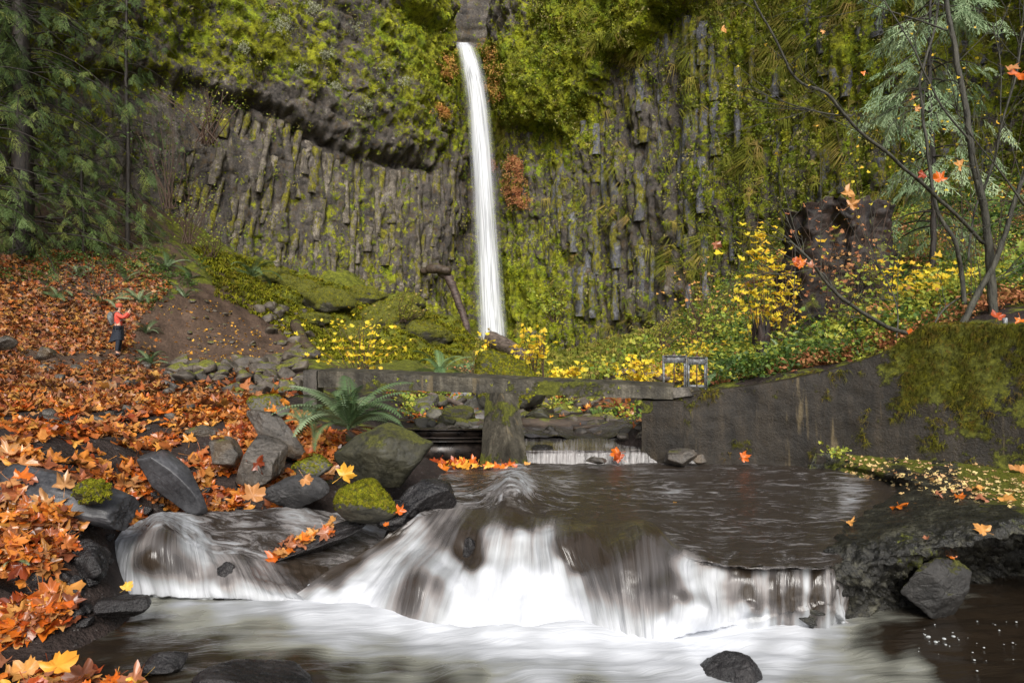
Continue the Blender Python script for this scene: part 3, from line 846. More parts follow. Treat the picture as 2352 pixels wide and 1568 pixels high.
FOAM_LEFT = [(360, 1195, .6), (400, 1190, .55), (300, 1225, .65), (270, 1270, .75), (262, 1330, .85), (330, 1225, .4), (430, 1220, .7), (450, 1250, .7), (380, 1225, .22), (340, 1290, .12), (400, 1300, .25), (430, 1330, .3), (480, 1280, .6), (500, 1310, .5),
 (560, 1320, .4), (590, 1360, .35), (520, 1350, .15), (470, 1330, .45), (480, 1200, .3), (520, 1210, .2), (600, 1200, .2), (680, 1185, .5), (560, 1260, .25), (540, 1255, .5), (600, 1300, .45), (640, 1345, .35), (650, 1260, .1), (700, 1300, .1), (700, 1370, .35), (300, 1360, .85), (400, 1366, .6), (500, 1372, .7)]
lefts = flow_grid("side_cascade_water", [Lp(l) for l in left_lines], 170, 190, WATER_MAT, FOAM_LEFT, .03, 9, base_at=.8, fscale=1.35, bumps=[(372, 1300, 66, .17), (380, 1215, 36, .09), (560, 1335, 60, .08), (490, 1355, 30, .05)])
tag(lefts, kind='structure')

# lower pool
nx_, ny_ = 340, 190
_X = np.linspace(-3.4, 4.6, nx_)
_Y = np.linspace(1.8, 5.6, ny_)
Xg, Yg = np.meshgrid(_X, _Y)
_w = fbm(vec(Xg * 1.1, Yg * 2.4, 0.), 4) * .022 + fbm(vec(Xg * 4, Yg * 7.5, 2.), 3) * .006
_ix, _iy = CX + F * Xg / Yg, HY - F * ZL / Yg
FOAM_LOW = [(0, 1400, 0), (100, 1450, .0), (250, 1362, .95), (200, 1365, .6), (330, 1380, .75), (420, 1390, .9), (520, 1400, .95), (350, 1420, .3), (300, 1450, .05), (150, 1500, .05), (450, 1430, .55), (600, 1395, 1.0), (700, 1390, 1.15), (600, 1430, .72), (500, 1470, .4), (400, 1500, .12), (300, 1540, .05),
 (480, 1540, .25), (600, 1500, .3), (700, 1520, .25), (560, 1470, .45), (800, 1540, .25), (800, 1400, 1.25), (900, 1420, 1.2), (800, 1450, .9), (900, 1480, .72), (1000, 1440, 1.3), (1000, 1480, .85), (900, 1530, .35), (1000, 1555, .3), (1100, 1560, .45), (1150, 1465, 1.35), (1150, 1510, .95), (1150, 1555, .8), (1300, 1470, 1.35), (1300, 1520, .95),
 (1450, 1490, 1.3), (1450, 1540, .9), (1350, 1567, .6), (1600, 1480, 1.35), (1550, 1520, 1.0), (1700, 1470, 1.35), (1750, 1510, 1.0), (1700, 1540, .7), (1830, 1462, 1.2), (1900, 1460, .8), (1900, 1500, .95), (2000, 1470, .35), (2000, 1520, .8), (2100, 1540, .7), (2050, 1480, .1), (2150, 1480, .0),
 (2250, 1450, 0), (2200, 1520, .12), (2300, 1540, .15), (2352, 1567, .35), (2352, 1450, 0), (1850, 1560, .7), (1950, 1560, .75), (2100, 1567, .72), (700, 1566, .25)]
_foam = shepard([(a_, b_, c_ * 1.22 if c_ > 1 else c_) for a_, b_, c_ in FOAM_LOW], _ix, _iy, 3.0, r0=26) - .10 * sstep(1480, 1560, _iy)
_foam = _foam + .22 * fbm(vec(Xg * 2.2, Yg * 3.2, 11.), 3) * (1 - .6 * sstep(.9, 1.2, _foam))
_bill = sstep(.8, 1.3, _foam) * .014 * (1 + .35 * fbm(vec(Xg * 4, Yg * 4, 7.), 2))
_V = np.stack([Xg, Yg, ZL + _w + _bill], -1)
# uv follows the current: it fans towards the viewer and to the right
_ang = .35
_uv = np.stack([Yg * 1.5 - Xg * .30, Xg * 1.0 + Yg * .4], -1)
LOW_MAT = water_mat("foaming pool water", deep=(.020, .014, .009), silk=(.20, .20, .17), streak=(7, 1.2), amp=.8, lo=.35, hi=1.05, rough=.12, kb=.4, warp=.5)
lower = obj("lower_pool_water", mesh_np("lower_pool_water", _V, grid_faces(ny_, nx_), LOW_MAT, uv=_uv.reshape(-1, 2), attrs={'foam': _foam}))
tag(lower, kind='structure')
# ------------------------------------------------------------------ more water behind the beam
WEIR_MAT = water_mat("weir water", streak=(34, .7), amp=1.5, lo=.4, hi=.9, kb=.5)
wl = []
for x in (1195, 1260, 1330, 1400, 1470, 1540, 1600):
    b = 8.35 - (x - 1195) * .0007
    wl.append([at(x, 1006, 9.3), at(x, 1022, 8.75), at(x, 1032, b + .03), at(x + 1, 1037, b - .03), at(x + 1, 1050, b - .06), at(x + 1, 1066, b - .09)])
FOAM_WEIR = [(1200, 1010, .5), (1300, 1010, .4), (1400, 1012, .45), (1500, 1012, .2), (1300, 1022, .7), (1400, 1024, .75), (1450, 1026, .7), (1250, 1025, .3), (1500, 1030, .2), (1230, 1036, .3), (1400, 1036, .25), (1500, 1036, .2), (1250, 1045, .55), (1300, 1050, .6),
             (1350, 1045, .35), (1400, 1052, .45), (1450, 1048, .4), (1500, 1052, .45), (1520, 1045, .35), (1250, 1060, .6), (1350, 1060, .55), (1450, 1060, .55)]
weir = flow_grid("weir_water", wl, 90, 220, WEIR_MAT, FOAM_WEIR, .012, 4, .9, 0)
tag(weir, kind='structure')
creek = []
for dx in (-1, -.33, .33, 1):
    row = []
    for x, y, d, w in [(1060, 905, 15.5, 20), (1058, 925, 14.2, 28), (1075, 945, 12.9, 45), (1095, 962, 11.9, 62), (1150, 980, 10.8, 130), (1270, 996, 9.8, 200), (1340, 1008, 9.25, 210)]:
        p = at(x + dx * w, y, d)
        p[2] = max(p[2], float(ground_z(p[0], p[1]))) + .03
        row.append(p)
    creek.append(row)
creek_o = flow_grid("creek_water", creek, 120, 60, WATER_MAT, [(1060, 905, .7), (1055, 925, .85), (1030, 945, .35), (1100, 940, .5), (1095, 960, .75), (1130, 980, .3), (1250, 995, .35), (1400, 1000, .3)], .05, 6, 0., 0)
tag(creek_o, kind='structure')

# ------------------------------------------------------------------ rocks
def ico(n):
    import bmesh
    bm = bmesh.new()
    bmesh.ops.create_icosphere(bm, subdivisions=n, radius=1)
    V = np.array([v.co for v in bm.verts])
    F_ = np.array([[v.index for v in f.verts] for f in bm.faces])
    bm.free()
    return V, F_
ICO = {k: ico(k) for k in (2, 3, 4, 5, 6)}
def rock_shape(seed, sub=5, nplanes=13, sharp=14.0, rough=.05, flat=None, aniso=(1, 1, 1), pit=0.0):
    r = np.random.default_rng(seed)
    D, Fc = ICO[sub]
    N = r.normal(size=(nplanes, 3)) * aniso
    N /= np.linalg.norm(N, axis=1)[:, None]
    h = r.uniform(.62, 1.0, nplanes)
    if flat is not None:
        N = np.vstack([N, np.array(flat, float)[:, :3]])
        N /= np.linalg.norm(N, axis=1)[:, None]
        h = np.concatenate([h, np.array(flat, float)[:, 3]])
    dt = np.maximum(D @ N.T, 1e-3) / h
    rr = 1.0 / (dt ** sharp).sum(1) ** (1 / sharp)
    rr = np.minimum(rr, 1.25)
    V = D * rr[:, None]
    V += D * (rough * fbm(V * 2.3 + seed, 5, gain=.55))[:, None]
    if pit: V += D * (pit * fbm(V * 9 + seed, 3))[:, None]
    lo, hi = V.min(0), V.max(0)
    return (V - (lo + hi) / 2) / (hi - lo) * 2, Fc
ROCK = {
 'grey': rock_mat("grey basalt", (.016, .014, .012), (.15, .13, .11), moss=.2, scale=4, rough=(.22, .5), bump=.9, bdist=.02, warm=(.10, .07, .04)),
 'dark': rock_mat("dark wet basalt", (.004, .004, .005), (.034, .030, .030), moss=.05, scale=5, rough=(.12, .4), bump=.8, bdist=.02),
 'slate': rock_mat("blue grey slab rock", (.016, .016, .018), (.085, .085, .092), moss=.12, scale=3, rough=(.3, .55), bump=.6, bdist=.012),
 'olive': rock_mat("olive mossed rock", (.012, .012, .008), (.06, .055, .03), moss=.47, scale=2.6, rough=(.4, .8), bump=.7, bdist=.02, moss_bright=.55),
 'moss': rock_mat("thick moss on rock", (.03, .03, .025), (.10, .09, .06), moss=.95, scale=3, rough=(.5, .9), bump=.9, bdist=.03, moss_bright=.6),
 'half': rock_mat("part mossed rock", (.03, .029, .026), (.15, .14, .11), moss=.55, scale=3.0, rough=(.4, .8), bump=.8, bdist=.03),
 'pit': rock_mat("pitted lava rock", (.012, .012, .013), (.085, .082, .082), moss=.05, scale=9, rough=(.3, .6), bump=1.0, bdist=.02, lichen=.25),
 'far': rock_mat("mossy far boulder", (.03, .028, .022), (.12, .11, .08), moss=1.25, scale=1.0, rough=(.5, .9), bump=.9, bdist=.12),
 'rubble': rock_mat("brown grey rubble", (.022, .018, .014), (.17, .14, .11), moss=.45, scale=1.6, rough=(.4, .8), bump=.8, bdist=.03),
}
ROCK['wedge'] = rock_mat("dark grey ledge stone", (.006, .006, .006), (.048, .045, .042), moss=.6, scale=5, rough=(.3, .6), bump=.8, bdist=.02, moss_bright=.6)
ROCK_OBJS = []
_moss_jobs = []
def rock(label, x0, y0, x1, y1, d, mat='grey', seed=0, depth=.8, name='rock', group=None, sub=5, rot=0.0, roll=0.0, moss=0, slim=1.0, **kw):
    V, Fc = rock_shape(seed, sub, **kw)
    w, h = (x1 - x0) / F * d, (y1 - y0) / F * d
    V = V * np.array([.5 * w, .5 * w * depth, .5 * h * slim])
    if roll:
        c, s = math.cos(roll), math.sin(roll)
        V = np.stack([V[:, 0] * c + V[:, 2] * s, V[:, 1], -V[:, 0] * s + V[:, 2] * c], 1)
        ext = V.max(0) - V.min(0)
        V = V * np.array([w / ext[0], 1, h / ext[2]])
    c = at((x0 + x1) / 2, (y0 + y1) / 2, d)
    o = obj(name, mesh_np(name, V, Fc, ROCK[mat]), None, tuple(c))
    tag(o, label, 'boulder' if name == 'boulder' else 'rock', group)
    ROCK_OBJS.append((V + c, Fc))
    if moss: _moss_jobs.append((o, V, Fc, moss))
    return o
rock("big olive green mossy boulder in front of the sword fern", 765, 974, 995, 1116, 5.95, 'olive', 21, .8, 'boulder', sub=6, nplanes=9, sharp=22,
     flat=[(-.35, -.85, .35, .78), (.55, -.75, .25, .72), (.45, -.2, .85, .72), (-.5, -.1, .8, .85), (.2, -.9, -.35, .8)], rough=.03)
rock("round rock with thick yellow green moss at the water's edge", 770, 1103, 912, 1205, 5.2, 'moss', 22, .9, moss=2600, rough=.05, sharp=6)
rock("dark pitted grey oval rock beside the mossy rock", 598, 1085, 765, 1170, 5.7, 'pit', 23, .8, rough=.04, sharp=7, sub=6, pit=.02)
rock("small rock with bright green moss patch above the pitted grey rock", 665, 1044, 765, 1100, 6.0, 'half', 24, .8, moss=500, sharp=8)
rock("square grey brown boulder with dark wet streaks left of the mossy rocks", 543, 1000, 655, 1112, 6.0, 'grey', 25, .9, 'boulder', sharp=20, nplanes=9, sub=6)
rock("pale grey cracked rock tucked behind the square boulder", 482, 1003, 560, 1078, 6.2, 'grey', 26, .9, sharp=20)
rock("long smooth blue grey slab half buried in orange leaves", 322, 1030, 486, 1178, 5.5, 'slate', 27, .5, 'boulder', sharp=24, nplanes=9, roll=.75, slim=.42, sub=6, rough=.02)
rock("wide dark layered slab with a moss tuft among orange leaves", 5, 1062, 302, 1210, 4.6, 'slate', 28, .5, 'boulder', sharp=26, nplanes=9, roll=.34, slim=.6, sub=6, rough=.03)
rock("moss tuft growing on the dark layered slab", 168, 1100, 256, 1160, 4.40, 'olive', 281, .6, name='moss_clump', sub=4, nplanes=5, sharp=4, rough=.3, moss=1100)
rock("small grey stone under the end of the layered slab", 195, 1150, 280, 1212, 4.8, 'grey', 29, .8, sharp=16)
rock("wet black boulder between the leaf bank and the left cascade", 130, 1238, 258, 1365, 4.32, 'dark', 30, .9, 'boulder', sub=6, rough=.06, sharp=9)
rock("dark stone under leaves at the left picture edge", -60, 1250, 135, 1385, 4.1, 'dark', 31, .8, sharp=12)
rock("dark wet rock splashed by the left cascade near its foot", 470, 1290, 545, 1385, 4.72, 'dark', 32, .8, rough=.08)
rock("small black rock with a yellow leaf in the pool below the left cascade", 225, 1368, 345, 1415, 4.15, 'dark', 33, .9, sharp=16, nplanes=8)
rock("wet dark rock strip carrying a patch of orange leaves", 600, 1188, 850, 1300, 5.25, 'dark', 34, .6, 'boulder', rough=.09, sub=6, roll=-.5, slim=.5)
rock("pyramid shaped dark rock at the edge of the rapids", 905, 1098, 1048, 1185, 5.45, 'dark', 35, .8, sharp=22, nplanes=7, sub=6)
rock("grey wet stone beside the mossy round rock", 850, 1150, 965, 1215, 5.3, 'dark', 36, .8, rough=.07)
rock("black rock with water curling round it under the left centre cascade", 898, 1316, 1052, 1412, 4.62, 'dark', 37, .6, rough=.06, sub=6)
rock("small dark stone left of the bright central fall", 1062, 1232, 1100, 1290, 4.92, 'dark', 38, .8, sharp=16)
rock("brown wet rock humping out of the foam at the bottom centre right", 1570, 1494, 1748, 1640, 3.55, 'dark', 39, .7, rough=.05, sub=6, sharp=8)
rock("broad brown rock under thin water at the bottom left centre", 430, 1522, 720, 1700, 3.35, 'dark', 40, .7, rough=.04, sub=6, sharp=6)
rock("small black wet stone right of the bottom leaf pile", 330, 1500, 420, 1545, 3.55, 'dark', 41, .9)
rock("grey faceted rock wedged under the right ledge", 2062, 1272, 2222, 1422, 4.38, 'wedge', 42, .6, 'boulder', sharp=22, nplanes=8, sub=6, moss=0,
     flat=[(.3, -.9, .1, .7), (-.5, -.8, -.2, .75)])
rock("grey stone standing at the right end of the weir", 1528, 1030, 1600, 1068, 7.75, 'grey', 43, .8, sharp=18)
rock("small pale stone next to the weir's right end", 1590, 1042, 1622, 1066, 7.75, 'grey', 44, .8)
rock("flat stone on the water below the weir", 1345, 1048, 1395, 1066, 7.75, 'grey', 45, .8, sharp=18)
rock("dark flat rock on the weir crest beside the pier", 1215, 1020, 1272, 1040, 8.45, 'dark', 46, .8)
rock("long grey sloping rock between fern and square boulder", 565, 935, 705, 1050, 6.5, 'grey', 47, .5, 'boulder', roll=.65, slim=.5, sharp=18, nplanes=8, sub=6)
rock("moss capped rock left of the fern", 570, 905, 668, 960, 7.2, 'half', 48, .8, moss=500)
rock("round boulder with mossy top beside the stream behind the stop logs", 1015, 928, 1095, 985, 10.4, 'moss', 49, .9, 'boulder')
rock("smooth olive boulder left of the mossy stream boulder", 1000, 952, 1048, 985, 9.9, 'olive', 50, .9)
rock("small round grey stone under the olive boulder", 1008, 975, 1052, 995, 9.3, 'grey', 51, .9)
rock("big dome boulder wrapped in moss right behind the beam", 1092, 804, 1255, 940, 12.6, 'moss', 52, .9, 'boulder', sharp=6, moss=2200)
rock("mossy stone right of the pier by the creek", 1270, 925, 1345, 968, 12, 'half', 53, .9)
rock("dark round stone behind the pier", 1205, 935, 1262, 975, 11, 'olive', 54, .9)
rock("dark rock standing in the leaf bank", 430, 975, 505, 1003, 6.9, 'grey', 55, .9, sharp=20, nplanes=7)
rock("grey boulder half hidden at the far left edge of the leaf bank", -10, 770, 42, 805, 19, 'grey', 56, .9)
rock("grey stone on the leaf bank left of the hiker", 83, 843 - 47, 130, 828, 17, 'grey', 57, .9, sharp=16)
_rr = np.random.default_rng(77)
def stones(n, poly, size, mat, label, group, sub=3, name='stone', sink=.25):
    P = np.array(poly, float)
    k = 0
    protos = [rock_shape(500 + i, sub, nplanes=10, sharp=18) for i in range(7)]
    ms = [mesh_np(name, v, f, ROCK[mat]) for v, f in protos]
    while k < n:
        x, y = _rr.uniform(P[:, 0].min(), P[:, 0].max()), _rr.uniform(P[:, 1].min(), P[:, 1].max())
        ins = False
        for (xa, ya), (xb, yb) in zip(P, np.roll(P, -1, axis=0)):
            if (ya > y) != (yb > y) and x < (xb - xa) * (y - ya) / (yb - ya) + xa: ins = not ins
        if not ins: continue
        g = on_ground(x, y)
        s = _rr.uniform(*size) * g[1] / F / 2
        o = obj(name, ms[_rr.integers(0, 7)])
        sc = (s * _rr.uniform(.8, 1.3), s * _rr.uniform(.8, 1.2), s * _rr.uniform(.45, .8))
        o.location = (g[0], g[1], g[2] + sc[2] * (1 - 2 * sink))
        o.rotation_euler = (_rr.normal(0, .25), _rr.normal(0, .25), _rr.uniform(0, 6.28))
        o.scale = sc
        tag(o, label, 'stone', group)
        k += 1
stones(85, [(380, 835), (690, 830), (690, 905), (560, 925), (430, 895)], (16, 58), 'rubble', "brown grey angular stone in the rubble between bank and beam end", "rubble stones left of the concrete beam", 4, sink=.15)
stones(46, [(0, 835), (350, 830), (500, 900), (450, 1000), (0, 1000)], (10, 34), 'grey', "small dark stone poking out of the orange leaf litter", "stones in the leaf litter")
stones(26, [(960, 935), (1100, 925), (1200, 950), (1200, 985), (960, 985)], (24, 60), 'half', "mossy boulder beside the small creek fall under the beam", "mossy boulders in the creek bed", 4)
stones(22, [(1200, 925), (1470, 925), (1470, 990), (1200, 985)], (22, 55), 'rubble', "brown creek boulder seen right of the pier under the beam", "creek boulders right of the pier", 4)
stones(60, [(960, 990), (1090, 950), (1200, 1000), (1480, 985), (1475, 1015), (1200, 1012), (960, 1000)], (10, 40), 'grey', "wet grey cobble in the creek behind the weir", "creek cobbles behind the weir")
stones(40, [(940, 900), (1480, 905), (1480, 985), (1200, 975), (960, 960)], (12, 42), 'rubble', "mossy brown stone on the creek bank under the beam", "creek bank stones seen under the beam")
stones(30, [(570, 700), (700, 720), (730, 830), (690, 830), (600, 760)], (12, 40), 'rubble', "weathered block on the slope left of the yellow bush", "blocks on the talus slope")
stones(18, [(250, 1150), (560, 1110), (600, 1185), (470, 1190), (260, 1215)], (16, 42), 'dark', "wet black stone at the foot of the leaf bank", "black stones at the water's edge", 4)
stones(34, [(400, 700), (520, 690), (650, 790), (690, 832), (420, 836)], (5, 15), 'rubble', "small stone lying on the bare brown slope", "small stones on the bare slope")
stones(16, [(135, 1215), (262, 1212), (250, 1360), (120, 1370)], (18, 46), 'dark', "wet dark stone under the edge of the leaf pile by the left cascade", "stones under the leaf pile edge", 4)
stones(14, [(60, 1370), (220, 1360), (220, 1440), (60, 1440)], (16, 38), 'dark', "dark wet stone in the lower left shallows", "stones in the lower left shallows", 4)
_talus = [(620, 640, 90, 45), (690, 665, 110, 60), (760, 700, 130, 70), (840, 690, 100, 60), (900, 740, 150, 90), (980, 780, 130, 80), (820, 770, 110, 60), (1010, 700, 90, 70), (1200, 770, 110, 60), (1270, 730, 80, 70), (720, 740, 80, 40), (940, 700, 80, 50)]
_tl = ["highest of the mossy boulders under the bright bushy fern", "mossy boulder just right of the highest one on the slope", "broad low mossy boulder in the middle of the slope", "mossy boulder close under the left cliff columns", "largest mossy boulder on the slope left of the leaning log",
 "mossy boulder nearest to the foot of the leaning log", "low mossy boulder behind the yellow bush", "mossy boulder tucked beneath the broken ledge log", "mossy boulder right of the waterfall foot", "mossy boulder under the bright green bush of the right cliff", "small mossy boulder right above the brown slope", "mossy boulder under the grassy orange tuft"]
for i, (x, y, w, h) in enumerate(_talus):
    d = on_ground(x, y, 30)[1]
    rock(_tl[i], x - w / 2, y - h * .6, x + w / 2, y + h * .4, d, 'far', 80 + i, .9, 'boulder', group="mossy boulders at the cliff foot", sub=4, sharp=7, rough=.16, moss=420)

# right-hand rock ledge
ledge_rows = [
 [(1880, 1040, 7.65), (1960, 1045, 7.5), (2080, 1050, 7.3), (2200, 1058, 7.1), (2352, 1072, 6.85), (2500, 1085, 6.6), (2800, 1110, 6.1)],
 [(1900, 1062, 7.6), (1990, 1068, 7.2), (2090, 1075, 6.9), (2200, 1085, 6.6), (2352, 1100, 6.3), (2500, 1110, 6.0), (2800, 1140, 5.6)],
 [(1985, 1085, 7.1), (2060, 1092, 6.5), (2120, 1105, 6.2), (2210, 1120, 5.9), (2352, 1132, 5.6), (2500, 1140, 5.4), (2800, 1180, 5.1)],
 [(2070, 1118, 6.4), (2120, 1125, 5.9), (2170, 1140, 5.6), (2240, 1148, 5.35), (2352, 1150, 5.2), (2500, 1160, 5.1), (2800, 1210, 4.8)],
 [(2010, 1165, 5.6), (2080, 1165, 5.3), (2150, 1165, 5.1), (2240, 1165, 4.95), (2352, 1165, 4.85), (2500, 1175, 4.8), (2800, 1240, 4.5)],
 [(1925, 1215, 4.9), (2000, 1210, 4.8), (2090, 1205, 4.65), (2200, 1200, 4.55), (2352, 1185, 4.5), (2500, 1195, 4.45), (2800, 1260, 4.3)],
 [(1912, 1270, 4.3), (1985, 1262, 4.28), (2070, 1248, 4.3), (2180, 1238, 4.32), (2352, 1205, 4.4), (2500, 1215, 4.35), (2800, 1280, 4.2)],
 [(1916, 1300, 4.12), (1990, 1295, 4.12), (2070, 1276, 4.16), (2180, 1256, 4.22), (2352, 1228, 4.35), (2500, 1240, 4.3), (2800, 1300, 4.1)],
 [(1925, 1340, 4.18), (2000, 1335, 4.25), (2080, 1315, 4.4), (2180, 1290, 4.6), (2352, 1260, 4.8), (2500, 1270, 4.7), (2800, 1330, 4.5)],
 [(1935, 1390, 4.25), (2010, 1385, 4.4), (2090, 1360, 4.65), (2180, 1340, 4.9), (2352, 1320, 5.1), (2500, 1330, 5.0), (2800, 1370, 4.8)],
 [(1938, 1450, 4.25), (2010, 1440, 4.4), (2090, 1410, 4.7), (2180, 1400, 4.85), (2352, 1395, 4.95), (2500, 1400, 4.9), (2800, 1420, 4.7)],
 [(1938, 1500, 4.3), (2010, 1480, 4.5), (2090, 1450, 4.8), (2180, 1440, 4.95), (2352, 1440, 5.05), (2500, 1450, 5), (2800, 1470, 4.8)]]
Lw = np.array([[at(*p) for p in r] for r in ledge_rows])
Lw = np.concatenate([Lw[:, :1] + [-.16, .0, -.30], Lw[:, :1] + [-.05, 0, -.05], Lw], axis=1)
a_ = np.stack([catmull(Lw[:, i], 230) for i in range(Lw.shape[1])])
LV = np.stack([catmull(a_[:, r], 300) for r in range(230)])
_N = np.cross(np.gradient(LV, axis=1), np.gradient(LV, axis=0))
_N /= np.linalg.norm(_N, axis=2)[..., None]
_N *= np.sign((_N * [0, -.6, 1]).sum(-1))[..., None]
_t = np.linspace(0, 1, 230)[:, None]
_amp = .012 + .05 * sstep(.45, .62, _t)
LV = LV + _N * (_amp * (fbm(LV * 4.5, 5, gain=.6) + .4 * fbm(LV * 16, 3)))[..., None]
_lx, _ly = img(LV)
Mt = Mat("wet ledge rock")
_p = Mt.pos()
_n1, _n2 = Mt.noise(_p, 5, 8, .7), Mt.noise(_p, 34, 5, .7)
_c = Mt.ramp(Mt.math('ADD', Mt.math('MULTIPLY', _n1, .6), Mt.math('MULTIPLY', _n2, .4)), [(.36, (.003, .003, .003)), (.51, (.018, .017, .013)), (.66, (.10, .095, .065))])
_m = Mt.rng(Mt.math('ADD', Mt.attr('moss'), Mt.math('MULTIPLY', Mt.math('SUBTRACT', Mt.noise(_p, 7, 7, .7), .5), 1.5)), .45, .6)
_mc = Mt.ramp(Mt.noise(_p, 45, 5, .8), [(.3, (.03, .035, .006)), (.5, (.09, .10, .012)), (.7, (.19, .20, .02))])
LEDGE_MAT = Mt.done(Mt.mix(_m, _c, _mc), Mt.rng(_n2, .3, .7, .18, .5), Mt.bump(Mt.math('ADD', _n1, Mt.math('MULTIPLY', _n2, .6)), .9, .03), spec=.5)
_lm = shepard([(1900, 1050, .5), (2000, 1055, .7), (2100, 1062, .9), (2250, 1085, 1.0), (2352, 1095, 1.0), (2500, 1110, 1), (2150, 1110, .2), (2080, 1095, .1), (2300, 1135, .7), (2200, 1145, .1), (2050, 1150, 0), (2000, 1200, .1),
               (2150, 1190, .2), (2300, 1180, .3), (2090, 1262, .55), (2130, 1250, .4), (1950, 1280, 0), (2250, 1250, 0), (2000, 1350, 0), (2200, 1350, 0)], _lx, _ly, 3.2, r0=12)
ledge = obj("rock_ledge", mesh_np("rock_ledge", LV, grid_faces(230, 300), LEDGE_MAT, attrs={'moss': _lm}))
tag(ledge, kind='structure')
ROCK_OBJS.append((LV.reshape(-1, 3), grid_faces(230, 300)))

# ------------------------------------------------------------------ concrete
def concrete_mat(name, base=(.068, .060, .044), moss=.4, wetz=None):
    M = Mat(name)
    p = M.pos()
    n1, n2 = M.noise(p, 3.0, 8, .7), M.noise(p, 42, 4, .75)
    st = M.noise(M.map(p, (9, 9, .9)), 1.0, 6, .65)
    t = M.math('ADD', M.math('MULTIPLY', n1, .35), M.math('ADD', M.math('MULTIPLY', st, .42), M.math('MULTIPLY', n2, .23)))
    c = M.ramp(t, [(.36, tuple(b * .18 for b in base)), (.46, tuple(b * .5 for b in base)), (.54, base), (.64, tuple(b * 2.4 for b in base))])
    c = M.mix(M.rng(M.noise(M.map(p, (6, 6, .6)), 1.0, 5, .6), .6, .68, 0, .55), c, (.16, .12, .06))
    m = M.math('ADD', M.attr('moss'), M.math('MULTIPLY', M.math('SUBTRACT', M.noise(p, 4.5, 8, .72), .5), 1.7))
    m = M.rng(m, .48, .6)
    mc = M.ramp(M.noise(p, 30, 6, .8), [(.3, (.025, .028, .006)), (.5, (.075, .08, .010)), (.7, (.17, .17, .02))])
    c = M.mix(m, c, mc)
    h = M.math('ADD', M.math('MULTIPLY', n2, .8), M.math('ADD', n1, m))
    return M.done(c, M.rng(m, 0, 1, .55, .95), M.bump(h, .7, .02), spec=.35)
CONC = concrete_mat("weathered concrete")
CONC_DARK = concrete_mat("stained dark concrete", (.022, .016, .0095))
CONC_LIGHT = concrete_mat("pale cast concrete", (.085, .075, .062))
def solid_block(name, corners, mat, parent=None, n=(60, 10, 10), mossf=None, rough=.006):
    """corners: 8 world points, order bottom(4, ccw) then top(4); subdivided, softly rounded, slightly uneven"""
    C8 = np.array(corners, float)
    import itertools
    V, Fq, cnt = [], [], 0
    def face(a, b, c, d, nu, nv):
        nonlocal cnt
        u, v = np.meshgrid(np.linspace(0, 1, nu), np.linspace(0, 1, nv))
        e = .0
        P = (C8[a][None, None] * ((1 - u) * (1 - v))[..., None] + C8[b][None, None] * (u * (1 - v))[..., None]
             + C8[c][None, None] * (u * v)[..., None] + C8[d][None, None] * ((1 - u) * v)[..., None])
        V.append(P.reshape(-1, 3))
        Fq.append(grid_faces(nv, nu) + cnt)
        cnt += nu * nv
    a, b, c = n
    face(0, 1, 5, 4, a, c); face(1, 2, 6, 5, b, c); face(2, 3, 7, 6, a, c); face(3, 0, 4, 7, b, c); face(4, 5, 6, 7, a, b); face(3, 2, 1, 0, a, b)
    V = np.concatenate(V)
    cen = C8.mean(0)
    V = V + rough * vec(fbm(V * 7, 4), fbm(V * 7 + 40, 4), fbm(V * 7 + 80, 4))
    ms = mossf(V) if mossf is not None else np.zeros(len(V))
    return obj(name, mesh_np(name, V, np.concatenate(Fq), mat, attrs={'moss': ms}, smooth=False), parent)
footbridge = empty("concrete_beam", tuple(at(1150, 890, 8.6)))
tag(footbridge, "long mossy concrete beam spanning the creek in front of the waterfall", "beam")
def mkparent(o, p):
    o.parent = p
    o.matrix_parent_inverse = Matrix.Translation(-Vector(p.location))
    return o
def beam_corners(L, R, thickness_px_l, thickness_px_r, depth):
    (xl, yl, dl), (xr, yr, dr) = L, R
    tl, tr = at(xl, yl, dl), at(xr, yr, dr)
    bl, br = at(xl, yl + thickness_px_l, dl), at(xr, yr + thickness_px_r, dr)
    along = (tr - tl) / np.linalg.norm(tr - tl)
    back = np.array([-along[1], along[0], 0]) * depth
    up = np.array([0, 0, .035])
    return [bl, br, br + back, bl + back, tl, tr, tr + back + up, tl + back + up]
_bm = lambda V: .16 + .26 * sstep(-.5, .6, V[:, 0]) * (1 - sstep(.6, 1.6, V[:, 0])) + .14 * (V[:, 2] < -.28) + .12 * np.sin(V[:, 0] * 3)
b = solid_block("beam", beam_corners((730, 851, 9.15), (1545, 888, 8.05), 38, 29, .38), CONC, None, (240, 14, 20), _bm, .008)
mkparent(b, footbridge)
c = at(716, 890, 9.2)
b = solid_block("end_post", [c + np.array(v) for v in [(-.09, -.06, -.26), (.075, -.06, -.26), (.075, .3, -.26), (-.09, .3, -.26), (-.09, -.06, .21), (.075, -.06, .21), (.075, .3, .225), (-.09, .3, .225)]], CONC_LIGHT, None, (14, 14, 30), lambda V: .35 + 0 * V[:, 0])
mkparent(b, footbridge)
pb, pt = 8.15, 8.55
q = [at(1103, 1066, 8.25), at(1180, 1080, 7.7), at(1214, 1072, 7.95), at(1140, 1056, 8.62), at(1116, 902, 8.55), at(1150, 903, 8.3), at(1188, 901, 8.5), at(1152, 900, 8.75)]
b = solid_block("pier", q, CONC, None, (30, 30, 60), lambda V: .42 + .2 * np.sin(V[:, 2] * 9) * (V[:, 2] < -.5), .008)
mkparent(b, footbridge)
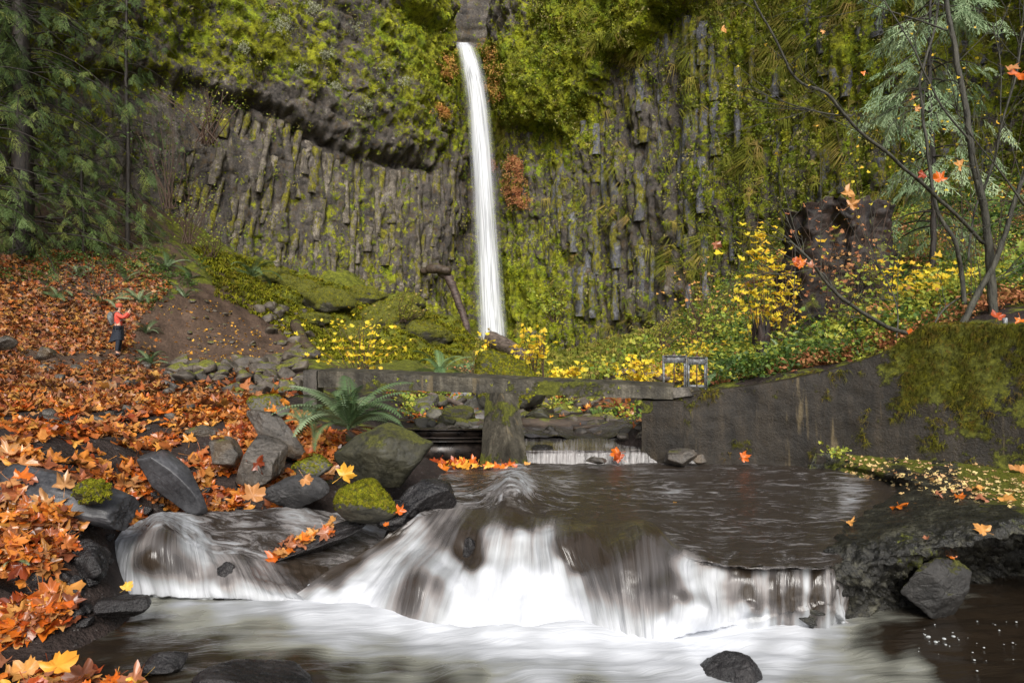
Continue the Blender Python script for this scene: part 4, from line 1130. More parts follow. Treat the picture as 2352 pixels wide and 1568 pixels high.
# water-side abutment and the curved wall
wall = empty("retaining_wall", tuple(at(1750, 1050, 7.8)))
tag(wall, "curved dark concrete retaining wall, its right end draped in moss", "wall")
wx = np.linspace(1470, 3000, 260)
def wall_d(x): return interp_poly([(1470, 8.3), (1560, 8.12), (1700, 7.98), (1900, 7.65), (2050, 7.35), (2200, 7.05), (2352, 6.75), (2600, 6.2), (3000, 5.4)], x)
def wall_top(x): return interp_poly([(1470, 910), (1545, 906), (1620, 899), (1700, 890), (1800, 874), (1900, 852), (1980, 828), (2040, 806), (2075, 792), (2100, 762), (2130, 748), (2200, 746), (2352, 752), (2600, 745), (3000, 730)], x)
_top = np.array([at(x, wall_top(x), wall_d(x)) for x in wx])
_sm = np.ones(9) / 9
for k in range(3): _top[:, k] = np.convolve(np.pad(_top[:, k], 4, 'edge'), _sm, 'valid')
tz = np.linspace(0, 1, 70)
front = _top[None] * np.array([1, 1, 0]) + np.array([0, 0, 1])[None, None] * (_top[None, :, 2:] * (1 - tz[:, None, None]) + (-1.45) * tz[:, None, None])
front[..., 1] -= .08 * tz[:, None]
dirn = np.gradient(_top, axis=0)
dirn /= np.linalg.norm(dirn[:, :2], axis=1)[:, None]
backv = np.stack([-dirn[:, 1], dirn[:, 0], np.zeros(len(wx))], -1) * .26
topb = _top + backv + [0, 0, .0]
nb = 6
cap = _top[None] + backv[None] * np.linspace(0, 1, nb)[:, None, None] + np.array([0, 0, 1])[None, None] * (.012 * np.sin(np.linspace(0, np.pi, nb)))[:, None, None]
back = topb[None] * np.array([1, 1, 0]) + np.array([0, 0, 1])[None, None] * (topb[None, :, 2:] - np.linspace(0, 1, 6)[:, None, None] * .9)
V = np.concatenate([front[::-1], cap[1:], back[1:]])
rr_ = V.shape[0]
V = V + .008 * vec(fbm(V * 6, 4), fbm(V * 6 + 30, 4), 0 * V[..., 0]) + vec(0, .03, 0) * fbm(V * 1.2, 3)[..., None]
_vx, _vy = img(V)
_tpx = wall_top(_vx)
wm = shepard([(1560, 915, .5), (1560, 980, .25), (1600, 920, .4), (1700, 905, .35), (1700, 960, .05), (1850, 880, .35), (1850, 960, .05), (1600, 1040, .0), (1800, 1040, .05), (1980, 1020, .3), (1990, 900, .15), (2060, 860, .5), (2100, 800, .9), (2100, 880, .75), (2200, 800, .9),
              (2200, 900, .75), (2150, 960, .35), (2300, 800, .7), (2330, 900, .65), (2330, 1000, .45), (2200, 1030, .4), (2050, 1020, .2), (2500, 800, .8), (2500, 950, .5), (1490, 950, 0), (1490, 925, .5)], _vx, _vy, 3, r0=15)
wb = obj("wall_face", mesh_np("wall_face", V, grid_faces(rr_, len(wx)), CONC_DARK, attrs={'moss': wm}))
mkparent(wb, wall)
wallV = V
# the squared abutment end under the beam
e0, e1 = at(1474, 921, 8.05), at(1558, 921, 7.98)
q = [at(1474, 1075, 8.12), at(1570, 1075, 7.92), at(1570, 1060, 8.6), at(1474, 1050, 8.75), at(1474, 921, 8.12), at(1570, 921, 7.98), at(1570, 915, 8.6), at(1474, 915, 8.75)]
b = solid_block("abutment", q, CONC_DARK, None, (20, 20, 30), lambda V: .05 + .4 * (V[:, 2] > -.62) * (V[:, 0] < 1.55))
mkparent(b, wall)
c0 = at(1590, 903, 8.3)
q = [at(1543, 914, 8.1), at(1590, 908, 8.05), at(1620, 905, 8.5), at(1560, 908, 8.6), at(1543, 890, 8.1), at(1580, 889, 8.15), at(1600, 888, 8.5), at(1560, 888, 8.6)]
b = solid_block("end_block", q, CONC_LIGHT, None, (10, 10, 8), lambda V: .1 + 0 * V[:, 0])
mkparent(b, wall)

# steel stop logs left of the pier
Mt = Mat("wet rusty black steel")
_n = Mt.noise(Mt.pos(), 9, 6, .7)
STEEL = Mt.done(Mt.ramp(_n, [(.4, (.010, .008, .008)), (.65, (.035, .024, .018))]), Mt.rng(_n, .3, .7, .2, .55), Mt.bump(_n, .3, .01), Metallic=.4)
stop = empty("stop_log_gate", tuple(at(1010, 1055, 8.4)))
tag(stop, "black steel stop logs closing the channel left of the pier", "sluice gate")
for i, (y0, y1, d, xa) in enumerate([(985, 1000, 8.75, 900), (1004, 1010, 8.6, 900), (1012, 1066, 8.45, 890)]):
    g = Geo()
    L, R = at(xa, y0, d), at(1120, y0 + 1, d)
    hgt = (y1 - y0) / F * d
    cx_ = (L + R) / 2
    g.add(*box_geo(cx_ - [0, 0, hgt / 2], (R[0] - L[0], .10, hgt)))
    g.add(*box_geo(cx_ + [0, -.03, .004], (R[0] - L[0], .17, .010)))
    o = g.obj("steel_log", STEEL, smooth=False)
    mkparent(o, stop)

# two small sluice gate frames behind the wall end
Mt = Mat("flaking grey paint on iron")
_n = Mt.noise(Mt.pos(), 30, 6, .75)
IRON = Mt.done(Mt.ramp(_n, [(.36, (.06, .03, .02)), (.44, (.10, .10, .10)), (.58, (.22, .23, .24)), (.66, (.42, .43, .44))]), .6, Mt.bump(_n, .4, .004), Metallic=.2)
RUST = Mat("rusty screw rod").done((.07, .035, .02), .7)
for (xa, xb, yt, yb, lab) in [(1524, 1573, 816, 906, "left of two grey flaking iron sluice gate frames behind the wall"), (1581, 1620, 820, 896, "right of two grey flaking iron sluice gate frames behind the wall")]:
    d = 9.0
    base = at((xa + xb) / 2, yb, d)
    g0 = empty("sluice_gate", tuple(base))
    tag(g0, lab, "sluice gate", "sluice gate frames")
    w, h = (xb - xa) / F * d, (yb - yt) / F * d
    for sx in (-1, 1):
        g = Geo()
        g.add(*box_geo((sx * w / 2, 0, h / 2), (.028, .012, h)))
        g.add(*box_geo((sx * w / 2 + sx * .012, -.018, h / 2), (.007, .04, h)))
        for bz in (.04, .5, .93): g.add(*box_geo((sx * w / 2, -.012, h * bz), (.014, .014, .014)))
        g.obj("upright", IRON, g0, smooth=False)
    g = Geo()
    g.add(*box_geo((0, -.008, h - .05), (w, .012, .085)))
    g.obj("top_plate", IRON, g0, smooth=False)
    Geo().add(*box_geo((0, -.022, h - .003), (w, .035, .008))).obj("top_flange", IRON, g0, smooth=False)
    Geo().add(*box_geo((0, .01, h * .12), (w * .95, .02, .035))).obj("crosspiece", IRON, g0, smooth=False)
    g = Geo()
    g.add(*tube_geo([(0, 0, 0), (0, 0, h * .5), (0, 0, h + .05)], [.008, .008, .008], 8))
    g.add(*tube_geo([(0, 0, h - .01), (0, 0, h + .02)], [.03, .022], 8))
    g.obj("screw_rod", RUST, g0)

# ------------------------------------------------------------------ logs
def bark_mat(name, dark, light, stretch=(14, 14, 2), moss=0.0):
    M = Mat(name)
    p = M.pos()
    n = M.noise(M.map(p, stretch), 1.0, 7, .7)
    c = M.ramp(n, [(.35, dark), (.65, light)])
    if moss:
        m = M.rng(M.math('ADD', M.noise(p, 5, 6, .7), M.math('MULTIPLY', M.nrm_z(), .2)), .75 - moss * .3, .85 - moss * .3)
        c = M.mix(m, c, M.ramp(M.noise(p, 30, 4), [(.3, (.03, .035, .006)), (.7, (.15, .16, .02))]))
    return M.done(c, .6, M.bump(n, .9, .03), spec=.4)
WOOD_GREY = bark_mat("wet grey driftwood", (.03, .022, .018), (.22, .17, .14), (3, 3, 12))
WOOD_DARK = bark_mat("dark wet log", (.015, .010, .009), (.13, .09, .075), (3, 3, 12))
BARK = bark_mat("brown log bark", (.02, .014, .010), (.10, .07, .048), (3, 14, 14), .25)
BARK_DARK = bark_mat("dark conifer bark", (.010, .008, .007), (.045, .035, .028))
BARK_GREEN = bark_mat("mossy slender bark", (.018, .017, .012), (.085, .08, .06), (20, 20, 5), .2)
CHAR = bark_mat("charred rotten wood", (.003, .003, .003), (.028, .014, .009), (6, 6, 4.5), .5)
def limb(name, pts, radii, mat, parent=None, seg=10, n=None, wob=.0, seed=0):
    P = catmull(np.array(pts, float), n or len(pts) * 6)
    R = np.interp(np.linspace(0, 1, len(P)), np.linspace(0, 1, len(radii)), radii)
    if wob: P = P + wob * vec(fbm(P * 2 + seed, 3), fbm(P * 2 + seed + 9, 3), fbm(P * 2 + seed + 19, 3))
    V, f = tube_geo(P, R * (1 + .12 * fbm(P * 5 + seed, 2)), seg)
    if wob: V = V + vec(fbm(V * 6, 3), fbm(V * 6 + 20, 3), fbm(V * 6 + 40, 3)) * R.mean() * .18
    return obj(name, mesh_np(name, V, f, mat), parent)
o = limb("leaning_log", [at(1002, 612, 49), at(1030, 640, 48.6), at(1055, 700, 48.3), at(1088, 800, 47.8)], [.34, .30, .24, .18], WOOD_DARK, wob=.1)
tag(o, "grey wet log leaning against the cliff left of the waterfall", "log")
o = limb("ledge_log", [at(970, 622, 48.8), at(1000, 616, 48.4), at(1034, 618, 48.3)], [.2, .34, .25], BARK, wob=.1)
tag(o, "short broken log end under the moss tuft beside the waterfall", "log")
o = limb("fallen_log", [at(1130, 778, 40), at(1180, 805, 37), at(1225, 835, 34)], [.45, .4, .3], WOOD_GREY, wob=.1)
tag(o, "pale driftwood log lying at the foot of the waterfall", "log")
for pts, rad, lab in [
    ([(1195, 972, 10.2), (1290, 975, 10.3), (1390, 973, 10.4), (1475, 985, 10.2)], [.09, .10, .085, .05], "long mossy brown log across the creek right of the pier"),
    ([(1030, 968, 10.4), (1075, 973, 10.3), (1118, 978, 10.2)], [.07, .08, .07], "thick brown log stub in the creek left of the pier"),
    ([(1320, 985, 9.9), (1380, 978, 9.95), (1430, 975, 10.1), (1475, 990, 10.0)], [.03, .035, .03, .015], "thin crooked dark branch lying on the creek log"),
    ([(985, 905, 13.5), (1030, 918, 13), (1060, 932, 12.4)], [.04, .05, .05], "bare orange brown pole slanting under the beam"),
    ([(1390, 868, 15), (1450, 852, 15.5), (1530, 868, 15), (1580, 880, 14)], [.05, .08, .07, .04], "weathered grey branch behind the beam right of the mossy boulder"),
    ([(680, 745, 33), (700, 790, 31), (735, 820, 30)], [.25, .22, .15], "mossy brown log on the slope left of the yellow bush")]:
    o = limb("fallen_branch" if "branch" in lab or "pole" in lab else "fallen_log", [at(*p) for p in pts], rad, WOOD_GREY if "grey" in lab or "orange" in lab else BARK, wob=.04, seed=len(lab))
    tag(o, lab, "branch" if "branch" in lab or "pole" in lab else "log")

# burnt stump
def stump(name, x0, x1, y0, y1, d, seed, label, flare=1.5, n=72, m=90, jag=.12):
    base = at((x0 + x1) / 2, y1, d)
    H, Wd = (y1 - y0) / F * d, (x1 - x0) / F * d
    a = np.linspace(0, 2 * np.pi, n, endpoint=False)
    t = np.linspace(0, 1, m)[:, None]
    R = Wd / 2 * (1 + (flare - 1) * (1 - t) ** 3)
    R = R * (1 + .16 * fbm(vec(np.cos(a) * 2.2 + seed, np.sin(a) * 2.2, t * .8), 4) + .06 * fbm(vec(np.cos(a) * 6 + seed, np.sin(a) * 6, t * 4.0), 4))
    top = H * (1 + jag * fbm(vec(np.cos(a) * 1.6 + seed, np.sin(a) * 1.6, 0.), 5, gain=.7))
    R = R * (1 + .05 * fbm(vec(np.cos(a) * 14 + seed, np.sin(a) * 14, t * 5), 4, gain=.7))
    V = np.stack([R * np.cos(a) - (1 - t) ** 2 * Wd * .12, R * np.sin(a), t * top[None]], -1)
    V = V + Wd * .05 * vec(fbm(V * 2.2 + seed, 5, gain=.65), fbm(V * 2.2 + 50, 5, gain=.65), 0 * V[..., 0])
    inner = V[-1][None] * np.array([1, 1, 1]) * 1.0
    rings = [V.reshape(-1, 3)]
    for k, (s, dz) in enumerate([(.8, -.25), (.5, -.5), (.05, -.6)]):
        rings.append(np.stack([V[-1, :, 0] * s, V[-1, :, 1] * s, V[-1, :, 2] + dz * .5], -1))
    VV = np.concatenate(rings)
    o = obj(name, mesh_np(name, VV, grid_faces(m + 3, n, True), CHAR), None, tuple(base))
    tag(o, label, "stump")
    return o
stump("tree_stump", 1815, 2035, 478, 850, 13.2, 3, "huge charred old stump on the right bank under the bare branches", 1.5, jag=.05)
stump("snag", 1730, 1768, 742, 875, 10.2, 8, "small black rotten snag standing at the top of the wall", 1.25, 32, 40, .3)
# ------------------------------------------------------------------ leaf, frond and tuft shapes
def maple_leaf(seed, detail=True, petiole=True, curl=.25):
    r = np.random.default_rng(seed)
    if detail:
        half = [(0, 1.0), (8, .80), (14, .82), (25, .56), (34, .74), (41, .80), (47, .93), (56, .76), (65, .68), (76, .52), (88, .64), (98, .76), (110, .56), (130, .40), (155, .30), (178, .10)]
    else:
        half = [(0, 1.0), (25, .58), (47, .92), (74, .54), (98, .74), (140, .42)]
    pts = [(a, q) for a, q in half] + [(-a, q) for a, q in half[:0:-1]]
    a = np.radians([90 - p[0] for p in pts])
    q = np.array([p[1] for p in pts]) * r.uniform(.9, 1.08, len(pts))
    V = np.stack([np.cos(a) * q, np.sin(a) * q * 1.0, 0 * q], 1)
    V = np.vstack([[0, .05, 0], V])
    if detail:                                    # inner ring gives the leaf a bend
        inner = V[1:] * .5
        V = np.vstack([V, inner])
    n = len(pts)
    R = np.hypot(V[:, 0], V[:, 1])
    az = np.arctan2(V[:, 1], V[:, 0])
    c1, c2 = r.uniform(-.2, 1.0) * curl, r.uniform(.2, 1.0) * curl
    V[:, 2] = c1 * R ** 2 + c2 * .8 * R * np.sin(az * 2 + r.uniform(0, 6)) + curl * .5 * R * np.sin(az * 5 + r.uniform(0, 6)) * (R > .3)
    V[:, 2] += r.normal(0, .025, len(V))
    rot = r.normal(0, .2)
    if detail:
        o = np.arange(n) + 1
        i = o + n
        o2, i2 = np.roll(o, -1), np.roll(i, -1)
        F3 = np.stack([np.zeros(n, int), i, i2], 1)
        F4 = np.stack([i, o, o2, i2], 1)
        Fs = [F3, F4]
    else:
        o = np.arange(n) + 1
        Fs = [np.stack([np.zeros(n, int), o, np.roll(o, -1)], 1)]
    if petiole:
        L = r.uniform(.7, 1.2)
        k = len(V)
        up = r.uniform(-.05, .5)
        bend = r.normal(0, .15)
        P = np.array([[-.012, .05, .0], [.012, .05, 0], [.012 + bend * .5, -.5 * L, up * .4], [-.012 + bend * .5, -.5 * L, up * .4], [bend + .02, -L, up], [bend - .02, -L, up]])
        V = np.vstack([V, P])
        q4 = np.array([[0, 1, 2, 3], [3, 2, 4, 5]]) + k
        if detail: Fs[1] = np.vstack([Fs[1], q4])
        else: Fs.append(q4)
    return V * [1, 1, 1], Fs
LEAF_HI = [maple_leaf(i, True, True, .42) for i in range(14)]
LEAF_LO = [maple_leaf(100 + i, False, i % 2 == 0, .5) for i in range(8)]
LEAF_TINY = [(np.array([[0, 0, 0], [.34, .5, .12], [0, 1, -.05], [-.34, .5, .1]]), [np.array([[0, 1, 2], [0, 2, 3]])]),
             (np.array([[0, 0, 0], [.45, .45, .0], [.1, 1, .1], [-.4, .6, .12]]), [np.array([[0, 1, 2], [0, 2, 3]])])]
LITTER_STOPS = [(0, (.60, .13, .012)), (.13, (.66, .26, .04)), (.24, (.20, .035, .010)), (.34, (.56, .12, .012)), (.46, (.50, .26, .10)), (.57, (.24, .075, .03)), (.66, (.42, .13, .04)), (.76, (.72, .34, .06)), (.86, (.12, .035, .015)), (.94, (.32, .11, .055)), (1.0, (.60, .13, .012))]
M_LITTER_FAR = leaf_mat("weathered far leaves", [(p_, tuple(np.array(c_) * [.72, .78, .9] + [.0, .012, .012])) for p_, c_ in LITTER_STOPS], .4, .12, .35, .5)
M_LITTER = leaf_mat("fallen maple leaves", LITTER_STOPS, .28, .15, .5, .55)
LEAFCOL = {
 'orange': leaf_mat("orange maple leaf", [(0, (.60, .12, .010)), (.5, (.68, .19, .018)), (1, (.50, .10, .012))], .34, .18, .5, .3),
 'tan': leaf_mat("tan maple leaf", [(0, (.56, .28, .09)), (.5, (.66, .32, .08)), (1, (.44, .20, .075))], .42, .15, .4, .4),
 'brown': leaf_mat("brown maple leaf", [(0, (.30, .11, .05)), (.5, (.40, .17, .09)), (1, (.24, .075, .03))], .34, .1, .5, .4),
 'red': leaf_mat("red brown maple leaf", [(0, (.33, .05, .012)), (.5, (.45, .085, .015)), (1, (.26, .035, .01))], .32, .15, .5, .3),
 'yellow': leaf_mat("golden maple leaf", [(0, (.78, .44, .05)), (.5, (.80, .35, .04)), (1, (.80, .5, .08))], .4, .2, .4, .3)}
M_YELLOW = leaf_mat("yellow leaves", [(0, (.80, .58, .03)), (.35, (.88, .70, .05)), (.6, (.72, .62, .06)), (.8, (.85, .50, .05)), (1, (.80, .58, .03))], .5, .35, .3, .1)
M_YGREEN = leaf_mat("yellow green leaves", [(0, (.22, .32, .05)), (.4, (.45, .45, .06)), (.7, (.13, .24, .04)), (1, (.60, .52, .07))], .5, .35, .3, .15)
M_GREEN = leaf_mat("green leaves", [(0, (.035, .075, .015)), (.4, (.09, .16, .03)), (.7, (.06, .11, .03)), (1, (.17, .25, .05))], .5, .3, .3, .15)
M_RUST = leaf_mat("dead rusty fern", [(0, (.20, .06, .02)), (.5, (.34, .12, .04)), (1, (.26, .09, .03))], .7, .15, .2)
M_FERN = leaf_mat("sword fern green", [(0, (.06, .11, .04)), (.5, (.13, .20, .09)), (1, (.27, .35, .20))], .45, .2, .4, .15)
M_FERN2 = leaf_mat("pale fern green", [(0, (.10, .18, .07)), (.5, (.17, .27, .12)), (1, (.24, .32, .13))], .5, .2, .35, .15)
M_CONIF = leaf_mat("conifer needles", [(0, (.06, .10, .03)), (.4, (.12, .19, .06)), (.75, (.21, .30, .10)), (1, (.32, .36, .09))], .55, .35, .3, .2)
M_CEDAR = leaf_mat("pale cedar needles", [(0, (.16, .24, .12)), (.5, (.27, .37, .20)), (1, (.38, .47, .27))], .6, .15, .2, .15)
M_TUFT = leaf_mat("moss and grass tufts", [(0, (.08, .085, .008)), (.25, (.22, .23, .015)), (.5, (.42, .44, .024)), (.75, (.27, .36, .03)), (.9, (.54, .53, .05)), (1, (.15, .12, .02))], .9, .2, .1, .2)
M_TUFTG = leaf_mat("small cliff plants", [(0, (.10, .14, .02)), (.4, (.20, .25, .03)), (.7, (.34, .36, .05)), (.9, (.40, .34, .14)), (1, (.10, .11, .02))], .8, .25, .15, .15)
M_GRASS = leaf_mat("bank grass", [(0, (.10, .12, .02)), (.4, (.20, .22, .03)), (.7, (.33, .30, .05)), (.9, (.38, .27, .09)), (1, (.15, .17, .02))], .8, .25, .15, .15)

def frond_shape(seed, npin=26, L=1.0, Wd=.13, arch=1.0):
    r = np.random.default_rng(seed)
    t = np.linspace(0, 1, npin + 4)
    ang = 1.05 - t * (1.5 * arch) - .25 * t ** 2
    dx, dz = np.cos(ang), np.sin(ang)
    x = np.concatenate([[0], np.cumsum((dx[1:] + dx[:-1]) / 2)]) / (npin + 3) * L
    z = np.concatenate([[0], np.cumsum((dz[1:] + dz[:-1]) / 2)]) / (npin + 3) * L
    y = .06 * r.normal() * t ** 2 * L
    C = np.stack([x, y, z], 1)
    V, F3, F4 = [], [], []
    k = 0
    w = .006 * L
    V += list(C + [0, w, 0]) + list(C - [0, w, 0])
    n = len(C)
    F4 += [[i, i + 1, n + i + 1, n + i] for i in range(n - 1)]
    k = 2 * n
    for i in range(3, n):
        tt = (i - 3) / (n - 3)
        ln = Wd * L * (np.sin(np.pi * (.18 + .80 * tt)) ** .8) * r.uniform(.85, 1.1)
        tan = np.array([dx[i], 0, dz[i]])
        for s in (-1, 1):
            d = np.array([0, s, 0]) * .93 + tan * .35 + np.array([0, 0, -.12])
            b = C[i]
            hw = L / npin * .42
            V += [b, b + d * ln * .3 + tan * hw, b + d * ln + [0, 0, -.15 * ln], b + d * ln * .3 - tan * hw]
            F4.append([k, k + 1, k + 2, k + 3])
            k += 4
    return np.array(V), [np.array(F4)]
FRONDS = [frond_shape(i, 26, 1.0, .14, [.9, 1.15, .7, 1.3][i % 4]) for i in range(6)]
def frond_meshes(mat):
    return [mesh_np("frond", v, f, mat, attrs={'rnd': np.full(len(v), i / 6.)}) for i, (v, f) in enumerate(FRONDS)]
FM = {'fern': frond_meshes(M_FERN), 'pale': frond_meshes(M_FERN2), 'rust': frond_meshes(M_RUST)}
_fr = np.random.default_rng(31)
def fern(label, x, y, size, n=11, kind='fern', d=None, group=None, az=None, dead=0):
    p = at(x, y, d) if d else on_ground(x, y)
    o = empty("sword_fern", tuple(p))
    tag(o, label, "fern", group)
    for i in range(n + dead):
        a = (i / n) * 2 * math.pi + _fr.normal(0, .25) if az is None else _fr.uniform(*az)
        isd = i >= n
        f = obj("frond", FM['rust' if isd else kind][_fr.integers(0, 6)], o)
        f.rotation_euler = (_fr.normal(0, .2), _fr.uniform(-.5, .35) if not isd else _fr.uniform(.6, 1.1), a)
        s = size * _fr.uniform(.75, 1.1) * (.6 if isd else 1)
        f.scale = (s, s, s)
    return o
fern("large blue green sword fern arching above the big mossy boulder by the beam", 800, 988, .74, 28, d=6.8, dead=7)
fern("fern low in the leaves just left of the big sword fern", 700, 975, .40, 8, d=6.9)
fern("sword fern on the bare slope just right of the hiker", 345, 838, .95, 12)
fern("darker fern above the hiker on the slope", 335, 770, .8, 9)
fern("fern hanging at the top of the brown slope", 425, 690, .9, 9)
for x, y in [(180, 640), (290, 650), (230, 700), (130, 690), (380, 620), (440, 640), (320, 700)]:
    fern("green fern among fallen leaves on the shaded left hillside", x, y, _fr.uniform(.9, 1.3), 8, group="ferns on the left hillside")
fern("bright bushy fern at the foot of the left cliff columns", 578, 640, 1.9, 12)
fern("yellowing fern behind the beam left of the mossy dome boulder", 1010, 862, 1.0, 10, 'pale', d=17)
fern("small green fern behind the beam next to the yellowing one", 1070, 862, .7, 9, 'pale', d=16.5)
fern("pale green fern right of the sluice gates", 1668, 872, .62, 12, 'pale', d=10.2)
fern("fern growing on the rotten snag", 1790, 812, .42, 9, 'fern', d=10)
fern("fern in front of the big charred stump", 1850, 800, .5, 9, 'fern', d=11)
fern("rusty dead fern hanging over the wall between snag and stump", 1900, 858, .5, 12, 'rust', d=9.3)
fern("second rusty dead fern on the wall top", 1850, 868, .42, 10, 'rust', d=9.2)
fern("red brown dead fern across the creek seen under the beam", 1420, 950, .55, 12, 'rust', d=11.2)
fern("grey green fern under the bare tree's low branch", 2040, 742, .55, 9, 'pale', d=10.5)
for x, y in [(2200, 640), (2110, 540), (2310, 560), (2250, 500), (2340, 470), (1960, 570)]:
    fern("green fern on the right hillside behind the bare tree", x, y, _fr.uniform(.8, 1.2), 9, group="ferns on the right hillside")
fern("tiny fern in the leaves above the lower left pool", 42, 1300, .14, 8, d=4.0)
for x, y, s in [(1480, 690, 1.2), (1290, 740, 1.2), (1660, 610, 1.4), (1750, 560, 1.3)]:
    fern("fern at the foot of the right cliff", x, y, s, 8, 'pale', group="ferns at the foot of the right cliff")

# ------------------------------------------------------------------ scatter helpers
def in_poly(x, y, P):
    P = np.array(P, float)
    r = np.zeros(np.shape(x), bool)
    for (xa, ya), (xb, yb) in zip(P, np.roll(P, -1, axis=0)):
        if ya == yb: continue
        r ^= ((ya > y) != (yb > y)) & (x < (xb - xa) * (y - ya) / (yb - ya) + xa)
    return r
def ground_points(n, poly, x0, x1, y0, y1, r, logd=False):
    """random ground points whose picture position lies in poly"""
    out, got = [], 0
    for _ in range(60):
        m = max(n, 2000)
        if logd:
            Y = np.exp(r.uniform(math.log(y0), math.log(y1), m))
            X = r.uniform(-.75, .75, m) * Y
        else:
            Y = r.uniform(y0, y1, m)
            X = r.uniform(x0, x1, m)
        Z = ground_z(X, Y)
        P = np.stack([X, Y, Z], 1)
        ix, iy = img(P)
        k = in_poly(ix, iy, poly)
        out.append(P[k])
        got += k.sum()
        if got >= n: break
    return np.concatenate(out)[:n]
rv, rf, off = [], [], 0
for v, f in ROCK_OBJS:
    rv.append(v)
    rf += [tuple(int(q) + off for q in t) for t in f]
    off += len(v)
BVH = BVHTree.FromPolygons([tuple(v) for v in np.concatenate(rv)], rf)
def rock_top(P):
    """height of the rock surface above each point, or nan"""
    z = np.full(len(P), np.nan)
    N = np.tile([0., 0, 1], (len(P), 1))
    for i, p in enumerate(P):
        h = BVH.ray_cast(Vector((p[0], p[1], p[2] + 1.2)), Vector((0, 0, -1)), 2.5)
        if h[0] is not None and h[0][2] > p[2] - .02:
            z[i] = h[0][2]
            N[i] = h[1]
    return z, N

# ------------------------------------------------------------------ leaf litter
_r = np.random.default_rng(50)
BANK = [(-250, 830), (330, 828), (520, 880), (600, 920), (700, 960), (770, 1080), (770, 1130), (600, 1185), (430, 1190), (300, 1225), (250, 1250), (150, 1260), (130, 1350), (190, 1400), (110, 1450), (30, 1475), (0, 1490), (-250, 1500)]
def lay(n, poly, x0, x1, y0, y1, size, tilt=.35, lift=.03, logd=False, keep_rock=.05):
    P = ground_points(n, poly, x0, x1, y0, y1, _r, logd)
    N = ground_n(P[:, 0], P[:, 1])
    if keep_rock is not None:
        z, RN = rock_top(P)
        on = ~np.isnan(z)
        keep = ~on | (_r.random(len(P)) < keep_rock)
        P[on, 2] = z[on]
        N[on] = np.where((RN[on] * [0, 0, 1]).sum(1)[:, None] < 0, -RN[on], RN[on])
        P, N = P[keep], N[keep]
    N = N + _r.normal(0, tilt, N.shape)
    N[:, 2] = np.abs(N[:, 2]) + .15
    P = P + [0, 0, .008] + np.array([[0, 0, 1.]]) * (_r.random((len(P), 1)) ** 2 * lift)
    S = _r.uniform(size[0], size[1], len(P))
    return P, align(N, _r.uniform(0, 6.28, len(P))), S
P1, R1, S1 = lay(4600, BANK, -7, 0, 3.0, 9.5, (.055, .12), .24, .05)
# clump them: drop leaves where a noise says bare ground
c_ = fbm(vec(P1[:, 0] * 1.6, P1[:, 1] * 1.0, 0), 3)
_i1, _j1 = img(P1)
bare = (c_ > .02) & (_r.random(len(P1)) < .9) & (_j1 < 1055) & (_i1 < 520)
P1, R1, S1 = P1[~bare], R1[~bare], S1[~bare]
extra = []
for n, poly, x0, x1, y0, y1, lift, tilt, kr in [
    (330, [(-60, 1130), (60, 1150), (200, 1212), (250, 1260), (180, 1290), (-60, 1290)], -4, -1.5, 3.4, 5.2, .10, .5, .12),
    (360, [(-60, 1290), (100, 1290), (130, 1400), (180, 1420), (60, 1470), (-60, 1480)], -4, -1.5, 3.2, 4.6, .08, .5, .9),
    (240, [(290, 1060), (480, 1120), (560, 1180), (440, 1195), (300, 1215), (260, 1150)], -4, -1, 4.2, 6.5, .08, .5, .1),
    (160, [(655, 985), (790, 1000), (770, 1080), (680, 1060)], -3, -.5, 5, 8.5, .06, .45, .02),
    (260, [(500, 1000), (560, 985), (700, 1010), (660, 1110), (620, 1180), (480, 1180)], -3, -.8, 4.6, 7.5, .06, .5, .05)]:
    extra.append(lay(int(n * 1.25), poly, x0, x1, y0, y1, (.05, .10), tilt * .7, lift, keep_rock=kr))
# pile at the bottom-left corner of the picture, standing out of the shallows
def pile(n, xa, xb, ya, yb, d0, d1, zf, size, tilt=.5):
    x, y = _r.uniform(xa, xb, n), _r.uniform(ya, yb, n)
    d = _r.uniform(d0, d1, n)
    P = np.stack([(x - CX) / F * d, d, 0 * d], 1)
    P[:, 2] = zf(P, x)
    N = np.tile([0., -.15, 1], (n, 1)) + _r.normal(0, tilt, (n, 3))
    N[:, 2] = np.abs(N[:, 2]) + .2
    return P, align(N, _r.uniform(0, 6.28, n)), _r.uniform(*size, n)
extra.append(pile(170, -60, 320, 0, 1, 2.9, 3.45, lambda P, x: ZL + .02 + .13 * (1 - np.clip((x + 60) / 400, 0, 1)) * _r.random(len(x)) - .05 * (P[:, 1] < 3.1), (.05, .09), .28))
P1 = np.concatenate([P1] + [e[0] for e in extra])
R1 = np.concatenate([R1] + [e[1] for e in extra])
S1 = np.concatenate([S1] + [e[2] for e in extra])
